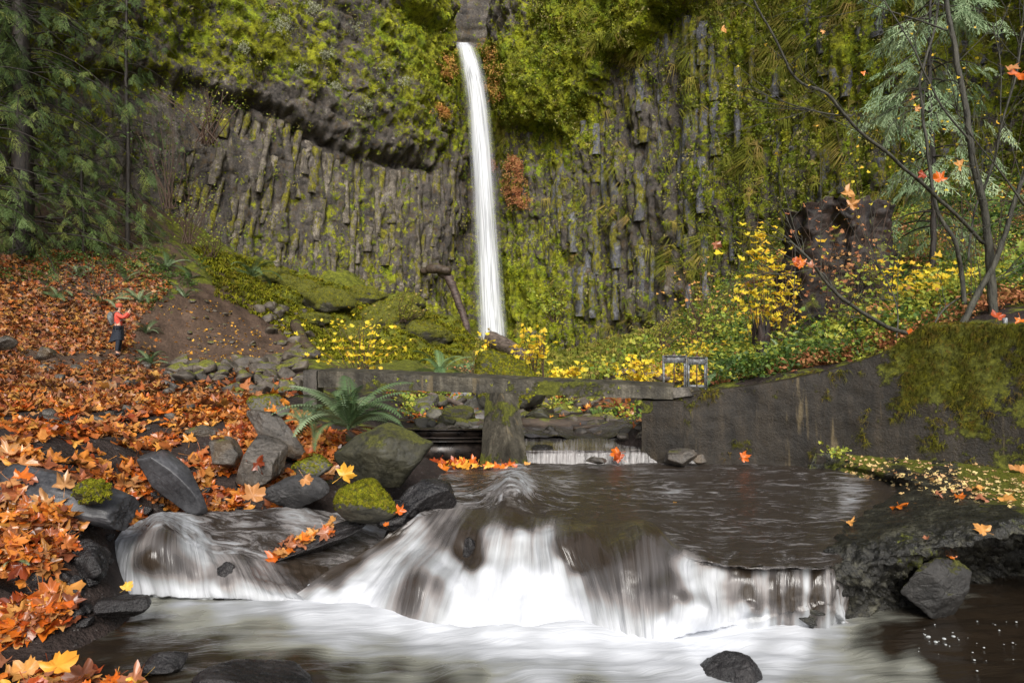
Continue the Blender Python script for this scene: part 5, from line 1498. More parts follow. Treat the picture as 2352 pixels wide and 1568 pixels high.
# specials: (x, y, d or None->rock/ledge, size, colour, label)
RL = lambda x, y: None
def surf(x, y):
    """first rock or ledge surface hit along the ray through the picture point"""
    dr = Vector(((x - CX) / F, 1, (HY - y) / F))
    h = BVH.ray_cast(Vector((0, 0, 0)), dr.normalized(), 60)
    if h[0] is None: return None, None
    n = np.array(h[1])
    if n @ np.array(dr) > 0: n = -n
    return np.array(h[0]), n
order = np.argsort(P1[:, 1] - 60 * S1 * 0.04)
sel, rest = order[:300], order[300:]
LM = {k: [mesh_np("maple_leaf", v, f, LEAFCOL[k], attrs={'rnd': np.full(len(v), .1 * i)}) for i, (v, f) in enumerate(LEAF_HI)] for k in LEAFCOL}
_six, _siy = img(P1[sel])
def put_leaf(p, R, s, colour, label, group=None, name="maple_leaf"):
    o = bpy.data.objects.new(name, LM[colour][_r.integers(0, len(LEAF_HI))])
    COL.objects.link(o)
    M4 = np.eye(4)
    M4[:3, :3] = R * s
    M4[:3, 3] = p
    o.matrix_world = Matrix(M4.tolist())
    tag(o, label, "leaf", group)
    return o
for k, i in enumerate(sel):
    cname = _r.choice(['orange', 'tan', 'brown', 'red', 'yellow'], p=[.38, .25, .15, .12, .10])
    x, y = _six[k], _siy[k]
    if y > 1480: rg = "in the pile at the bottom left corner"
    elif y > 1290: rg = "on the bank beside the lower left pool"
    elif x < 300: rg = "on the pile below the dark layered slab"
    else: rg = "between the rocks above the left cascade"
    cn = {'orange': 'orange', 'tan': 'tan', 'brown': 'dull brown', 'red': 'dark red brown', 'yellow': 'golden'}[cname]
    put_leaf(P1[i], R1[i], S1[i] * 1.12, cname, f"{cn} fallen maple leaf {rg}", f"{cn} leaves {rg}", "fallen_leaf")
lit = scatter("leaf_litter", LEAF_HI, P1[rest], R1[rest], S1[rest], M_LITTER)
tag(lit, "orange and brown maple leaves carpeting the near left bank", "leaf litter", kind='stuff')
FARB = [(-250, 610), (0, 600), (100, 560), (330, 560), (420, 640), (350, 760), (420, 830), (690, 840), (700, 900), (640, 930), (520, 960), (-250, 960)]
P2, R2, S2 = lay(14500, FARB, 0, 0, 8, 34, (.07, .13), .4, .05, True, None)
c_ = fbm(vec(P2[:, 0] * .8, P2[:, 1] * .5, 0), 3)
_i2, _j2 = img(P2)
drop = ((c_ > -.05) & (_r.random(len(P2)) < .8) & ((_j2 > 815) | (_r.random(len(P2)) < .9))) | ((_i2 > 380) & (_j2 < 900) & (_r.random(len(P2)) < .82))
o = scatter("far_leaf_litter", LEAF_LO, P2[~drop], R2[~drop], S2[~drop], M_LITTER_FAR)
tag(o, "dense orange and brown leaves on the left hillside around the hiker", "leaf litter", kind='stuff')
HILL = [(-250, 600), (0, 590), (150, 575), (330, 600), (400, 660), (330, 720), (300, 800), (-250, 815)]
P3, R3, S3 = lay(5200, HILL, 0, 0, 17, 36, (.10, .16), .5, .08, True, None)
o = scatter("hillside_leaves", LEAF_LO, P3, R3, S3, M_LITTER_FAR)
tag(o, "rusty leaves covering the steep hillside above and left of the hiker", "leaf litter", kind='stuff')
# right ledge: small pale leaves and a few big ones
pts = []
while len(pts) < 420:
    x, y = _r.uniform(1940, 2420), _r.uniform(1035, 1165)
    if y < 1035 + (x - 1940) * .05 or y > 1075 + (x - 1900) * .42: continue
    dens = math.exp(-((y - (1075 + (x - 1990) * .16)) / 32.) ** 2)
    if _r.random() > dens: continue
    p, n = surf(x, y)
    if p is not None and n[2] > .4: pts.append((p, n))
P = np.array([p for p, n in pts]) + [0, 0, .006]
N = np.array([n for p, n in pts]) + _r.normal(0, .18, (len(pts), 3))
M_PALE = leaf_mat("pale small fallen leaves", [(0, (.75, .45, .22)), (.3, (.80, .62, .25)), (.6, (.55, .32, .18)), (.8, (.75, .65, .30)), (1, (.5, .2, .08))], .5, .2, .3)
o = scatter("small_leaf_litter", LEAF_LO + LEAF_TINY, P, align(N, _r.uniform(0, 6.28, len(P))), _r.uniform(.014, .038, len(P)), M_PALE)
tag(o, "small pale yellow and pink leaves scattered over the mossy right ledge", "leaf litter", kind='stuff')
for x, y, s, c, lab in [(2305, 1150, .085, 'tan', "big tan maple leaf right at the edge of the right ledge"), (2240, 1125, .075, 'tan', "tan leaf above the orange ones on the right ledge"),
    (2340, 1085, .10, 'tan', "pale upright maple leaf at the right picture edge near the wall"), (2200, 1145, .07, 'orange', "orange leaf in the leaf cluster on the right ledge"),
    (2255, 1152, .07, 'brown', "brown leaf leaning in the leaf cluster on the right ledge"), (2150, 1140, .055, 'brown', "reddish leaf at the water's edge of the right ledge"),
    (2065, 1168, .085, 'orange', "flat bright orange leaf on the dark ledge rim"), (2180, 1282, .06, 'orange', "curled orange leaf on the mossy stone under the ledge"),
    (2262, 1226, .07, 'tan', "pale brown crumpled leaf on the dark ledge lip"), (1950, 1205, .05, 'tan', "small tan leaf near the brink on the right ledge"), (2128, 1244, .03, 'brown', "tiny brown leaf on the ledge front")]:
    p, n = surf(x, y)
    if p is None: continue
    n = n + np.array([0, -.25, .5]) + _r.normal(0, .15, 3)
    put_leaf(p + [0, 0, .02], align(n[None], np.array([_r.uniform(0, 6.28)]))[0], s, c, lab)
k = 0
while k < 34:
    x, y = _r.uniform(625, 765), _r.uniform(1195, 1290)
    if abs((y - 1240) + (x - 690) * .45) > 26: continue
    p, n = surf(x, y)
    k += 1
    if p is None: continue
    n = n + np.array([0, -.2, .5]) + _r.normal(0, .35, 3)
    put_leaf(p + [0, 0, .01 + .03 * _r.random()], align(n[None], np.array([_r.uniform(0, 6.28)]))[0], _r.uniform(.045, .085), _r.choice(['orange', 'brown', 'yellow', 'tan']),
             "wet leaf in the orange patch on the dark rock strip", "orange leaf patch on the dark rock strip")
for k in range(30):
    x = _r.uniform(1000, 1180)
    d = _r.uniform(7.3, 7.9) if x < 1110 else _r.uniform(7.3, 7.6)
    p = np.array([(x - CX) / F * d, d, ZU + .015 + .03 * _r.random()])
    n = np.array([0, -.5, 1]) + _r.normal(0, .35, 3)
    put_leaf(p, align(n[None], np.array([_r.uniform(0, 6.28)]))[0], _r.uniform(.06, .10), _r.choice(['orange', 'red', 'yellow']), "orange leaf washed up between the big boulder and the pier", "leaves washed up at the pier")
for x, y, d, s, c, lab, nn in [(1418, 1040, 8.0, .10, 'orange', "orange brown leaf hanging over the weir crest", (0, -1, .1)), (1424, 1052, 7.98, .09, 'red', "dark leaf below the weir crest leaf", (.3, -1, .1)),
    (1706, 1050, 7.7, .08, 'orange', "orange leaf stuck at the wall foot on the pool", (.2, -1, .3)), (1210, 1066, 7.7, .05, 'tan', "pink leaf at the pool edge beside the pier", (0, -.4, 1)),
    (700, 1100, 5.3, .07, 'tan', "pinkish leaf between the square boulder and the moss patched rock", (0, -.8, .6)), (790, 1090, 5.45, .10, 'yellow', "golden curled leaf beside the big boulder", (.3, -1, .3)),
    (580, 1140, 5.1, .12, 'tan', "tan leaf left of the pitted grey rock", (0, -.8, .5)), (915, 1175, 5.15, .06, 'orange', "orange leaf at the foot of the pyramid rock", (0, -.6, .8)),
    (888, 1205, 5.05, .03, 'orange', "small orange leaf below the round mossy rock", (0, -.6, .8)), (130, 1532, 3.2, .11, 'yellow', "pale yellow green leaf on the bottom left pile", (0, -.5, 1)),
    (290, 1350, 4.1, .05, 'yellow', "golden leaf on the small black rock in the pool", (0, -.7, .6)), (1550, 1153, 5.8, .02, 'yellow', "tiny yellow leaf floating on the upper pool", (0, 0, 1))]:
    n = np.array(nn, float)
    put_leaf(at(x, y, d), align(n[None], np.array([_r.uniform(0, 6.28)]))[0], s, c, lab)

# ------------------------------------------------------------------ moss tufts and small plants
def tuft(seed, nb=9, droop=.8, w=.05, up=.5):
    r = np.random.default_rng(seed)
    V, Fq = [], []
    for i in range(nb):
        a = r.uniform(0, 6.28)
        l = r.uniform(.6, 1.0)
        d = np.array([math.cos(a), math.sin(a), 0])
        s = np.array([-d[1], d[0], 0]) * w * r.uniform(.7, 1.3)
        b = d * .1 * r.random()
        m = b + d * l * .45 + [0, 0, l * up]
        e = b + d * l * .9 + [0, 0, l * (up - droop * .6)]
        k = len(V)
        V += [b - s, b + s, m + s, m - s, e]
        Fq += [[k, k + 1, k + 2], [k, k + 2, k + 3], [k + 3, k + 2, k + 4]]
    return np.array(V), [np.array(Fq)]
TUFTS = [tuft(i, 6, .9, .085, .45) for i in range(6)]
def leafclump(seed, n=9):
    r = np.random.default_rng(seed)
    V, Fq = [], []
    for i in range(n):
        c = r.normal(0, .4, 3) * [1, 1, .6] + [0, 0, .4]
        R = rotm(r.uniform(-1, 1, (1, 3)) * [1, 1, 3])[0]
        q = np.array([[0, -.18, 0], [.12, 0, .03], [0, .2, 0], [-.12, 0, .03]]) * r.uniform(.7, 1.3) @ R.T + c
        k = len(V)
        V += list(q)
        Fq += [[k, k + 1, k + 2], [k, k + 2, k + 3]]
    return np.array(V), [np.array(Fq)]
CLUMPS = [leafclump(i) for i in range(6)]
_r = np.random.default_rng(60)
M_ROCKMOSS = leaf_mat("rock moss", [(0, (.05, .055, .006)), (.35, (.15, .16, .010)), (.65, (.28, .28, .016)), (.9, (.20, .16, .02)), (1, (.08, .08, .01))], .9, .15, .1, .3)
for o, V, Fc, n in _moss_jobs:
    tri = V[Fc]
    nn = np.cross(tri[:, 1] - tri[:, 0], tri[:, 2] - tri[:, 0])
    ar = np.linalg.norm(nn, axis=1)
    nn /= ar[:, None]
    w = ar * (nn[:, 2] > -.1) * (fbm(tri.mean(1) * 5, 3) + nn[:, 2] * .8 > .15 if n < 1500 else nn[:, 2] > -.15)
    if w.sum() == 0: continue
    idx = _r.choice(len(tri), n, p=w / w.sum())
    uvw = _r.dirichlet([1, 1, 1], n)
    P = (tri[idx] * uvw[:, :, None]).sum(1)
    big = o.dimensions.length if False else (V.max(0) - V.min(0)).max()
    t = scatter("moss", TUFTS, P, align(nn[idx] + _r.normal(0, .3, (n, 3)), _r.uniform(0, 6.28, n)), _r.uniform(.018, .04, n) * max(.55, big * 1.1), M_ROCKMOSS, parent=o)
    t['kind'] = 'stuff'
# moss draped over the wall
wf_ = wallV[:70 + nb - 1]
ww = wm[:70 + nb - 1]
gx = np.gradient(wf_, axis=1)
gz = np.gradient(wf_, axis=0)
area = np.linalg.norm(np.cross(gx, gz), axis=2)
pr = area * np.clip(ww + .5 * fbm(wf_ * 3.2, 4) - .42, 0, .5)
pr = (pr / pr.sum()).ravel()
idx = _r.choice(len(pr), 9500, p=pr)
P = wf_.reshape(-1, 3)[idx] + _r.normal(0, .012, (9500, 3)) + [0, -.01, 0]
N = np.tile([-.15, -1., -.15], (9500, 1)) + _r.normal(0, .45, (9500, 3))
M_DRAPE = leaf_mat("wall moss", [(0, (.03, .03, .006)), (.35, (.10, .10, .010)), (.65, (.19, .18, .014)), (.9, (.12, .08, .015)), (1, (.05, .045, .01))], .9, .15, .1, .3)
DRAPE = [tuft(70 + i, 9, 2.2, .028, .16) for i in range(5)]
o = scatter("moss_drape", DRAPE, P, align(N * [1, .35, 0] + [0, -.1, 1.1], _r.uniform(0, 6.28, 9500)), _r.uniform(.025, .065, 9500), M_DRAPE, rnd=np.clip(.5 + .5 * fbm(P * 3, 3) + _r.normal(0, .18, 9500), 0, 1) * .95)
mkparent(o, wall)
o['kind'] = 'stuff'
# moss along the beam
n = 60
P = np.stack([_r.uniform(-2.2, 1.7, n), np.zeros(n), np.zeros(n)], 1)
L_, R_ = at(730, 851, 9.15), at(1545, 888, 8.05)
t_ = (P[:, 0] - L_[0]) / (R_[0] - L_[0])
P[:, 1] = L_[1] + (R_[1] - L_[1]) * t_ - .01
P[:, 2] = L_[2] + (R_[2] - L_[2]) * t_ - _r.random(n) * .16
kp = fbm(P * 2.2 + 5, 3) + .3 * np.exp(-((P[:, 0] - .2) / .7) ** 2) > .12
P = P[kp]
o = scatter("beam_moss", TUFTS, P, align(np.tile([0, -1., -.1], (len(P), 1)) + _r.normal(0, .3, (len(P), 3)), _r.uniform(0, 6, len(P))), _r.uniform(.012, .03, len(P)), M_TUFT)
mkparent(o, footbridge)
o['kind'] = 'stuff'
# cliff: sample the cliff sheet
gx = np.gradient(CV, axis=1)
gz = np.gradient(CV, axis=0)
cn = np.cross(gx, gz)
area = np.linalg.norm(cn, axis=2)
cn = cn / (area[..., None] + 1e-9)
cn *= np.sign((cn * [0, -1, 0]).sum(-1))[..., None]
area *= (_cix > -100) & (_cix < 2450) & (_ciy > -60) & (_ciy < 850)
def cliff_pick(n, w, seed):
    r = np.random.default_rng(seed)
    p = (area * w).ravel()
    idx = r.choice(len(p), n, p=p / p.sum())
    P = CV.reshape(-1, 3)[idx]
    return P, cn.reshape(-1, 3)[idx], r
mn = fbm(CV * .8, 4)
w = np.clip(cmoss - .32 + .6 * mn, 0, 1) ** 1.3 * np.where(_cix < 1045, .45, 1) * np.where(NOTCH, 0, 1)
P, N, r = cliff_pick(24000, w, 1)
nz = fbm(P * .5 + 7, 3)
o = scatter("cliff_moss", TUFTS, P, align(N * .8 + [0, 0, -.25] + r.normal(0, .35, P.shape), r.uniform(0, 6.28, len(P))), r.uniform(.10, .26, len(P)), M_TUFT, rnd=np.clip(.40 + .14 * (img(P)[0] > 1100) * (img(P)[1] < 300) * (img(P)[0] < 1600) + .45 * nz + r.normal(0, .15, len(P)), 0, .96))
tag(o, "yellow green moss and grass tufts covering the cliff face", "moss", kind='stuff')
w = (~NOTCH) * np.clip(.25 * (_cix > 1600) + .2 * cmoss + .6 * fbm(CV * [1.1, 1.1, .22] + 20, 4) - .12, 0, 1) * (_cix > 1080) + .25 * np.clip(fbm(CV * .6 + 40, 4) - .1, 0, 1)
P, N, r = cliff_pick(9000, w, 2)
o = scatter("cliff_plants", CLUMPS, P + N * .1, align(N + [0, 0, .3] + r.normal(0, .4, P.shape), r.uniform(0, 6.28, len(P))), r.uniform(.16, .38, len(P)), M_TUFTG)
tag(o, "small leafy plants rooted in the cracks of the cliff", "plants", kind='stuff')
# long hanging grass on the right cliff
w = (np.exp(-((_cix - 1850) / 350.) ** 2) + .5 * np.exp(-(((_cix - 1150) / 40.) ** 2)) * (_ciy > 230) * (_ciy < 420)) * np.clip(fbm(CV * .35 + 90, 3) - .05, 0, 1)
P, N, r = cliff_pick(1500, w, 3)
HG = [tuft(40 + i, 26, 2.6, .022, .12) for i in range(4)]
o = scatter("hanging_grass", HG, P + N * .05, align(N * .5 + [0, 0, .5] + r.normal(0, .1, P.shape), r.uniform(0, 6.28, len(P))), r.uniform(.35, .75, len(P)), M_GRASS)
tag(o, "clumps of long grass drooping from the right cliff", "grass", kind='stuff')
# pale round lichen cushions on the upper left mass and autumn-coloured shrubs beside the fall
def cliff_patch(name, label, cat, centres, n, size, mat, protos, seed, thick=.25):
    r = np.random.default_rng(seed)
    Ps, Ns = [], []
    cx_, cy_, cr = np.array(centres, float).T
    for a, b, c in zip(cx_, cy_, cr):
        w = np.exp(-(((_cix - a) ** 2 + (_ciy - b) ** 2) / c ** 2))
        P, N, _ = cliff_pick(n, w, r.integers(1e6))
        Ps.append(P); Ns.append(N)
    P, N = np.concatenate(Ps), np.concatenate(Ns)
    o = scatter(name, protos, P + N * r.uniform(.05, thick, (len(P), 1)), align(N + r.normal(0, .5, P.shape), r.uniform(0, 6.28, len(P))), r.uniform(*size, len(P)), mat)
    return tag(o, label, cat, kind='stuff')
M_LICH = leaf_mat("pale lichen", [(0, (.26, .28, .16)), (.5, (.38, .40, .27)), (1, (.46, .46, .34))], .9, .1, .1)
cliff_patch("lichen", "pale grey green lichen cushions on the upper left cliff", "lichen", [(650, 58, 14), (715, 20, 10), (748, 125, 9), (872, 160, 12), (815, 65, 11), (878, 210, 10), (770, 200, 7), (930, 190, 9), (690, 160, 8), (840, 240, 10), (560, 110, 8)], 90, (.12, .22), M_LICH, CLUMPS, 5)
M_PEACH = leaf_mat("autumn shrub beside the fall", [(0, (.60, .26, .08)), (.4, (.72, .50, .12)), (.7, (.45, .16, .08)), (1, (.66, .40, .10))], .6, .25, .2)
cliff_patch("autumn_shrub_left", "orange yellow shrub on the cliff just left of the waterfall lip", "shrub", [(1022, 160, 14), (1028, 140, 10), (1012, 255, 10)], 150, (.2, .35), M_PEACH, CLUMPS, 6, .5)
cliff_patch("autumn_shrub_right", "peach coloured shrub on the cliff right of the waterfall lip", "shrub", [(1125, 120, 16), (1140, 160, 14), (1135, 200, 12), (1150, 215, 10)], 110, (.2, .35), M_PEACH, CLUMPS, 7, .5)
M_RB = leaf_mat("russet shrub leaves", [(0, (.36, .13, .06)), (.5, (.50, .22, .10)), (1, (.55, .33, .12))], .7, .2, .2)
cliff_patch("russet_shrub", "russet shrub halfway down the cliff right of the waterfall", "shrub", [(1190, 410, 16), (1180, 440, 14), (1200, 465, 14), (1130, 380, 8), (1185, 380, 10)], 130, (.2, .34), M_RB, CLUMPS, 8, .5)

# ground cover
_r = np.random.default_rng(61)
def cover(name, label, cat, poly, n, size, mat, protos, y0, y1, tilt=.3, lift=0.0, thr=-9, nsc=.6, noff=0.):
    P = ground_points(n, poly, 0, 0, y0, y1, _r, True)
    P = P[fbm(P * nsc + noff, 3) > thr]
    N = np.tile([0, -.1, 1.], (len(P), 1)) + _r.normal(0, tilt, (len(P), 3))
    o = scatter(name, protos, P + np.array([[0, 0, 1.]]) * _r.random((len(P), 1)) * lift, align(N, _r.uniform(0, 6.28, len(P))), _r.uniform(size[0], size[1], len(P)) * (P[:, 1] / 20) ** .45, mat)
    return tag(o, label, cat, kind='stuff')
cover("talus_grass", "mossy grass on the slope at the foot of the cliff", "grass", [(440, 560), (560, 590), (1060, 740), (1100, 800), (1000, 835), (760, 840), (690, 800), (620, 740), (500, 680)], 9000, (.12, .26), M_ROCKMOSS, TUFTS, 26, 52)
cover("meadow_grass", "yellowing grass and moss below the right cliff", "grass", [(1090, 760), (1500, 740), (1700, 700), (1780, 860), (1560, 885), (1100, 870)], 8000, (.12, .26), M_GRASS, TUFTS, 16, 52)
cover("right_undergrowth", "green undergrowth on the right hillside above the wall", "undergrowth", [(1500, 760), (1650, 640), (1800, 540), (2420, 380), (2420, 760), (2060, 800), (1900, 850), (1640, 890), (1560, 880)], 8000, (.14, .28), M_GREEN, CLUMPS, 8.8, 32, .3, .25, -.15, .9)
cover("yellow_undergrowth", "yellow green leaves in the undergrowth of the right hillside", "undergrowth", [(1480, 780), (1650, 640), (1800, 540), (2420, 380), (2420, 760), (2060, 800), (1900, 850), (1640, 890), (1500, 880)], 7500, (.13, .28), M_YGREEN, CLUMPS, 8.8, 32, .3, .35, .0, 1.0, 30.)
cover("brown_undergrowth", "brown dead leaves and stems on the right hillside", "undergrowth", [(1480, 780), (1650, 660), (1800, 560), (2420, 400), (2420, 760), (2060, 800), (1900, 850), (1640, 890), (1500, 880)], 9000, (.12, .24), M_RB, CLUMPS, 8.8, 30, .3, .12, -.1, 1.0, 60.)
cover("left_undergrowth", "dark green undergrowth on the shaded left hillside", "undergrowth", [(-100, 520), (100, 540), (340, 540), (480, 600), (440, 680), (300, 740), (120, 660), (-100, 640)], 1600, (.12, .24), M_GREEN, CLUMPS, 16, 40, .3, .2, .05, .5)
cover("creek_plants", "green plants on the creek bank under the beam", "plants", [(880, 890), (1480, 890), (1480, 985), (1330, 965), (1200, 930), (1020, 935), (930, 970)], 500, (.14, .26), M_YGREEN, CLUMPS, 9, 22, .3, .1, .05, 1.2)
cover("creek_litter", "orange leaves on the creek bank under the beam", "leaf litter", [(880, 890), (1480, 890), (1480, 1000), (1330, 985), (1200, 960), (1000, 975), (930, 975)], 420, (.07, .11), M_LITTER, LEAF_LO, 9, 22, .4, .03)
cover("slope_litter", "few yellow leaves on the bare brown slope", "leaf litter", [(360, 690), (480, 680), (640, 790), (700, 830), (420, 835)], 260, (.05, .08), LEAFCOL['yellow'], LEAF_LO, 22, 36, .4, .02)
# ------------------------------------------------------------------ conifers
def spray_shape(seed, nt=9, droop=.3):
    r = np.random.default_rng(seed)
    V, Fq = [], []
    def q(a, b, w):
        k = len(V)
        d = b - a
        s = np.cross(d, [r.normal(0, .4), r.normal(0, .4), 1.]); s /= np.linalg.norm(s) + 1e-9
        V.extend([a, a + d * .5 + s * w, b, a + d * .5 - s * w])
        Fq.append([k, k + 1, k + 2]); Fq.append([k, k + 2, k + 3])
    prev = np.zeros(3)
    for i in range(nt):
        t = (i + 1) / nt
        c = np.array([t, .07 * math.sin(t * 5 + seed), -droop * t ** 1.7])
        q(prev, c, .007)
        prev = c
        for s in (-1, 1):
            if r.random() < .12: continue
            l = .38 * (math.sin(math.pi * (.15 + .8 * t)) ** .8) * r.uniform(.5, 1.35)
            d = np.array([.75 + r.normal(0, .15), s * (.6 + r.normal(0, .15)), -.35 - .45 * r.random()])
            q(c, c + d * l, .010)
            for j in range(1, 5):
                a = c + d * l * (j / 4.5)
                for s2 in (-1, 1):
                    e = np.array([.75, s * .3 + s2 * .55, -.45 + r.normal(0, .2)]) * l * .40 * r.uniform(.6, 1.3)
                    q(a, a + e, .0135)
    return np.array(V), [np.array(Fq)]
SPRAYS = [spray_shape(i, 9, .25 + .1 * i) for i in range(5)]
def conifer(label, x, d, h_top, zc0, reach, nbr, mat, rad=.2, seed=0, spray=1.0, name="conifer", bark=BARK_DARK, side=None, per=1.9):
    r = np.random.default_rng(seed)
    X = (x - CX) / F * d
    zb = float(ground_z(np.array(X), np.array(d)))
    o = empty(name, (X, d, zb))
    tag(o, label, "tree")
    pts = [(0, 0, -.3), (.05, 0, (h_top - zb) * .3), (-.05, 0, (h_top - zb) * .6), (.02, 0, h_top - zb)]
    limb("trunk", pts, [rad, rad * .85, rad * .65, rad * .3], bark, o, 14, 50, .03, seed)
    P, R, S = [], [], []
    g = Geo()
    for i in range(nbr):
        z = zc0 + (h_top - zc0) * r.random()
        a = r.uniform(0, 2 * math.pi) if side is None else r.uniform(*side)
        L = reach * r.uniform(.55, 1.05) * (1 - .45 * (z - zc0) / (h_top - zc0 + 1e-6))
        up = r.uniform(-.05, .35)
        t = np.linspace(0, 1, 8)
        B = np.stack([np.cos(a) * t * L, np.sin(a) * t * L, (z - zb) + L * (up * t - .55 * t ** 2)], 1)
        g.add(*tube_geo(B, np.linspace(.022, .004, 8) * max(1, L / 2.5), 5))
        n = max(3, int(L * per * .95))
        for k in range(n):
            tt = .15 + .78 * (k + r.random()) / n
            p = np.array([np.interp(tt, t, B[:, m]) for m in range(3)])
            yaw = a + r.choice([-1, 1]) * r.uniform(.2, 1.1)
            R.append((r.normal(0, .25), r.uniform(.15, .8), yaw))
            P.append(p)
            S.append(spray * r.uniform(.55, 1.15) * (.6 + .5 * (1 - tt)))
    g.obj("branches", bark, o)
    c = scatter("foliage", SPRAYS, np.array(P), rotm(np.array(R)), np.array(S), mat, parent=o)
    c['kind'] = 'stuff'
    return o
conifer("tall conifer with a dark trunk and drooping green sprays at the upper left", 50, 29.0, 21.5, 4.6, 5.8, 215, M_CONIF, .42, 1, .78)
conifer("slender dark conifer behind the hiker", 292, 32, 18, 4.2, 3.4, 95, M_CONIF, .11, 2, .75)
conifer("dark conifer partly outside the left picture edge", -40, 25, 18, 4.4, 3.6, 90, M_CONIF, .22, 3, .7)
conifer("small pale cedar with feathery blue green sprays behind the bare tree", 2140, 17, 9.5, 3.0, 2.6, 56, M_CEDAR, .07, 5, .95, "cedar")
conifer("dark green conifer sapling low on the left hillside", 190, 30, 9.0, 4.2, 2.4, 46, M_CONIF, .08, 8, .7)

# ------------------------------------------------------------------ the bare multi-stemmed tree on the right
def twigs_on(P, n, r, lmin, lmax, spread=.7, rad=.005, g=None, ends=None):
    for k in range(n):
        i = r.integers(len(P) // 5, len(P) - 1)
        d = P[i + 1] - P[i] if i + 1 < len(P) else P[i] - P[i - 1]
        d = d / (np.linalg.norm(d) + 1e-9)
        d = d + r.normal(0, spread, 3) * [1, .6, 1]
        d /= np.linalg.norm(d)
        L = r.uniform(lmin, lmax)
        t = np.linspace(0, 1, 6)[:, None]
        Q = P[i] + d * L * t + np.array([0, 0, 1.]) * (r.normal(0, .12) * L * t ** 2) + r.normal(0, .012, (6, 3)) * t
        g.add(*tube_geo(Q, np.linspace(rad, rad * .4, 6), 4, False))
        if ends is not None: ends.append(Q)
bt = empty("bare_tree", tuple(at(2275, 735, 8.9)))
tag(bt, "bare multi-stemmed young tree rising behind the mossy wall end", "tree")
_tr = np.random.default_rng(90)
stems = [
 ([(2285, 745, 8.9), (2275, 640, 8.9), (2262, 520, 8.85), (2240, 400, 8.8), (2222, 270, 8.8), (2195, 120, 8.8), (2165, -40, 8.8), (2120, -220, 8.9)], .040, 10),
 ([(2205, 745, 8.7), (2255, 660, 8.75), (2300, 560, 8.7), (2340, 430, 8.6), (2352, 400, 8.6), (2390, 250, 8.5)], .030, 6),
 ([(2215, 700, 8.8), (2208, 620, 8.8), (2195, 560, 8.7), (2150, 470, 8.7), (2130, 330, 8.7), (2112, 200, 8.8), (2150, 60, 8.9), (2165, -60, 9)], .022, 8),
 ([(2262, 560, 8.85), (2180, 480, 8.6), (2060, 370, 8.3), (1990, 320, 8.1), (1940, 265, 8.0), (1900, 215, 7.9), (1830, 180, 7.8), (1780, 90, 7.7), (1735, 10, 7.6), (1700, -60, 7.6)], .017, 9),
 ([(1962, 268, 8.05), (1900, 262, 8.0), (1850, 250, 8), (1790, 232, 8), (1722, 196, 8)], .008, 4),
 ([(2120, 775, 8.5), (2030, 745, 8.3), (1960, 700, 8.1), (1900, 650, 8.0), (1850, 590, 7.9), (1800, 540, 7.9)], .020, 9),
 ([(1935, 690, 8.1), (1880, 625, 8.1), (1800, 632, 8.2), (1740, 620, 8.3)], .007, 4),
 ([(2260, 440, 8.8), (2300, 300, 8.6), (2330, 180, 8.5), (2352, 60, 8.5), (2370, -60, 8.5)], .012, 6),
 ([(2230, 330, 8.8), (2165, 240, 8.7), (2100, 120, 8.6), (2040, 20, 8.6), (2000, -60, 8.6)], .010, 5),
 ([(2180, 70, 8.8), (2090, 40, 8.8), (2000, 5, 8.8), (1940, -30, 8.8)], .008, 4),
 ([(2225, 600, 8.85), (2240, 480, 9), (2290, 350, 9.1), (2300, 200, 9.1), (2280, 50, 9.1)], .010, 6),
 ([(2352, 470, 8.5), (2300, 400, 8.4), (2240, 320, 8.3), (2190, 240, 8.2)], .009, 5),
 ([(2130, 775, 8.6), (2180, 700, 8.8), (2290, 640, 9), (2352, 600, 9)], .010, 6),
 ([(2060, 775, 8.7), (2060, 700, 8.8), (2020, 610, 8.9), (1990, 540, 9)], .007, 6)]
g = Geo()
ends = []
for k, (pts, r0, nt) in enumerate(stems):
    W_ = np.array([at(*p) for p in pts])
    P = catmull(W_, len(pts) * 7)
    P = P + .025 * vec(fbm(P * 1.5 + k, 3), 0 * P[:, 0], fbm(P * 1.5 + 9 + k, 3))
    R = np.linspace(r0, r0 * .35, len(P))
    V, f = tube_geo(P, 1.35 * R * (1 + .15 * fbm(P * 6, 2)), 9)
    o = obj("stem", mesh_np("stem", V, f, BARK_GREEN))
    mkparent(o, bt)
    twigs_on(P, int(nt * 1.7), _tr, .25, 1.1, .6, .0055, g, ends)
for Q in list(ends)[:130]:
    twigs_on(Q, 3, _tr, .1, .45, .6, .003, g, None)
o = g.obj("twigs", BARK_GREEN)
mkparent(o, bt)
o['kind'] = 'stuff'
P = []
for Q in ends:
    if _tr.random() < .75: P.append(Q[_tr.integers(2, 6)])
P = np.array(P)
o = scatter("last_leaves", LEAF_LO, P, rotm(_tr.uniform(-1.2, 1.2, (len(P), 3))), _tr.uniform(.022, .04, len(P)), M_YELLOW)
mkparent(o, bt)
o['kind'] = 'stuff'
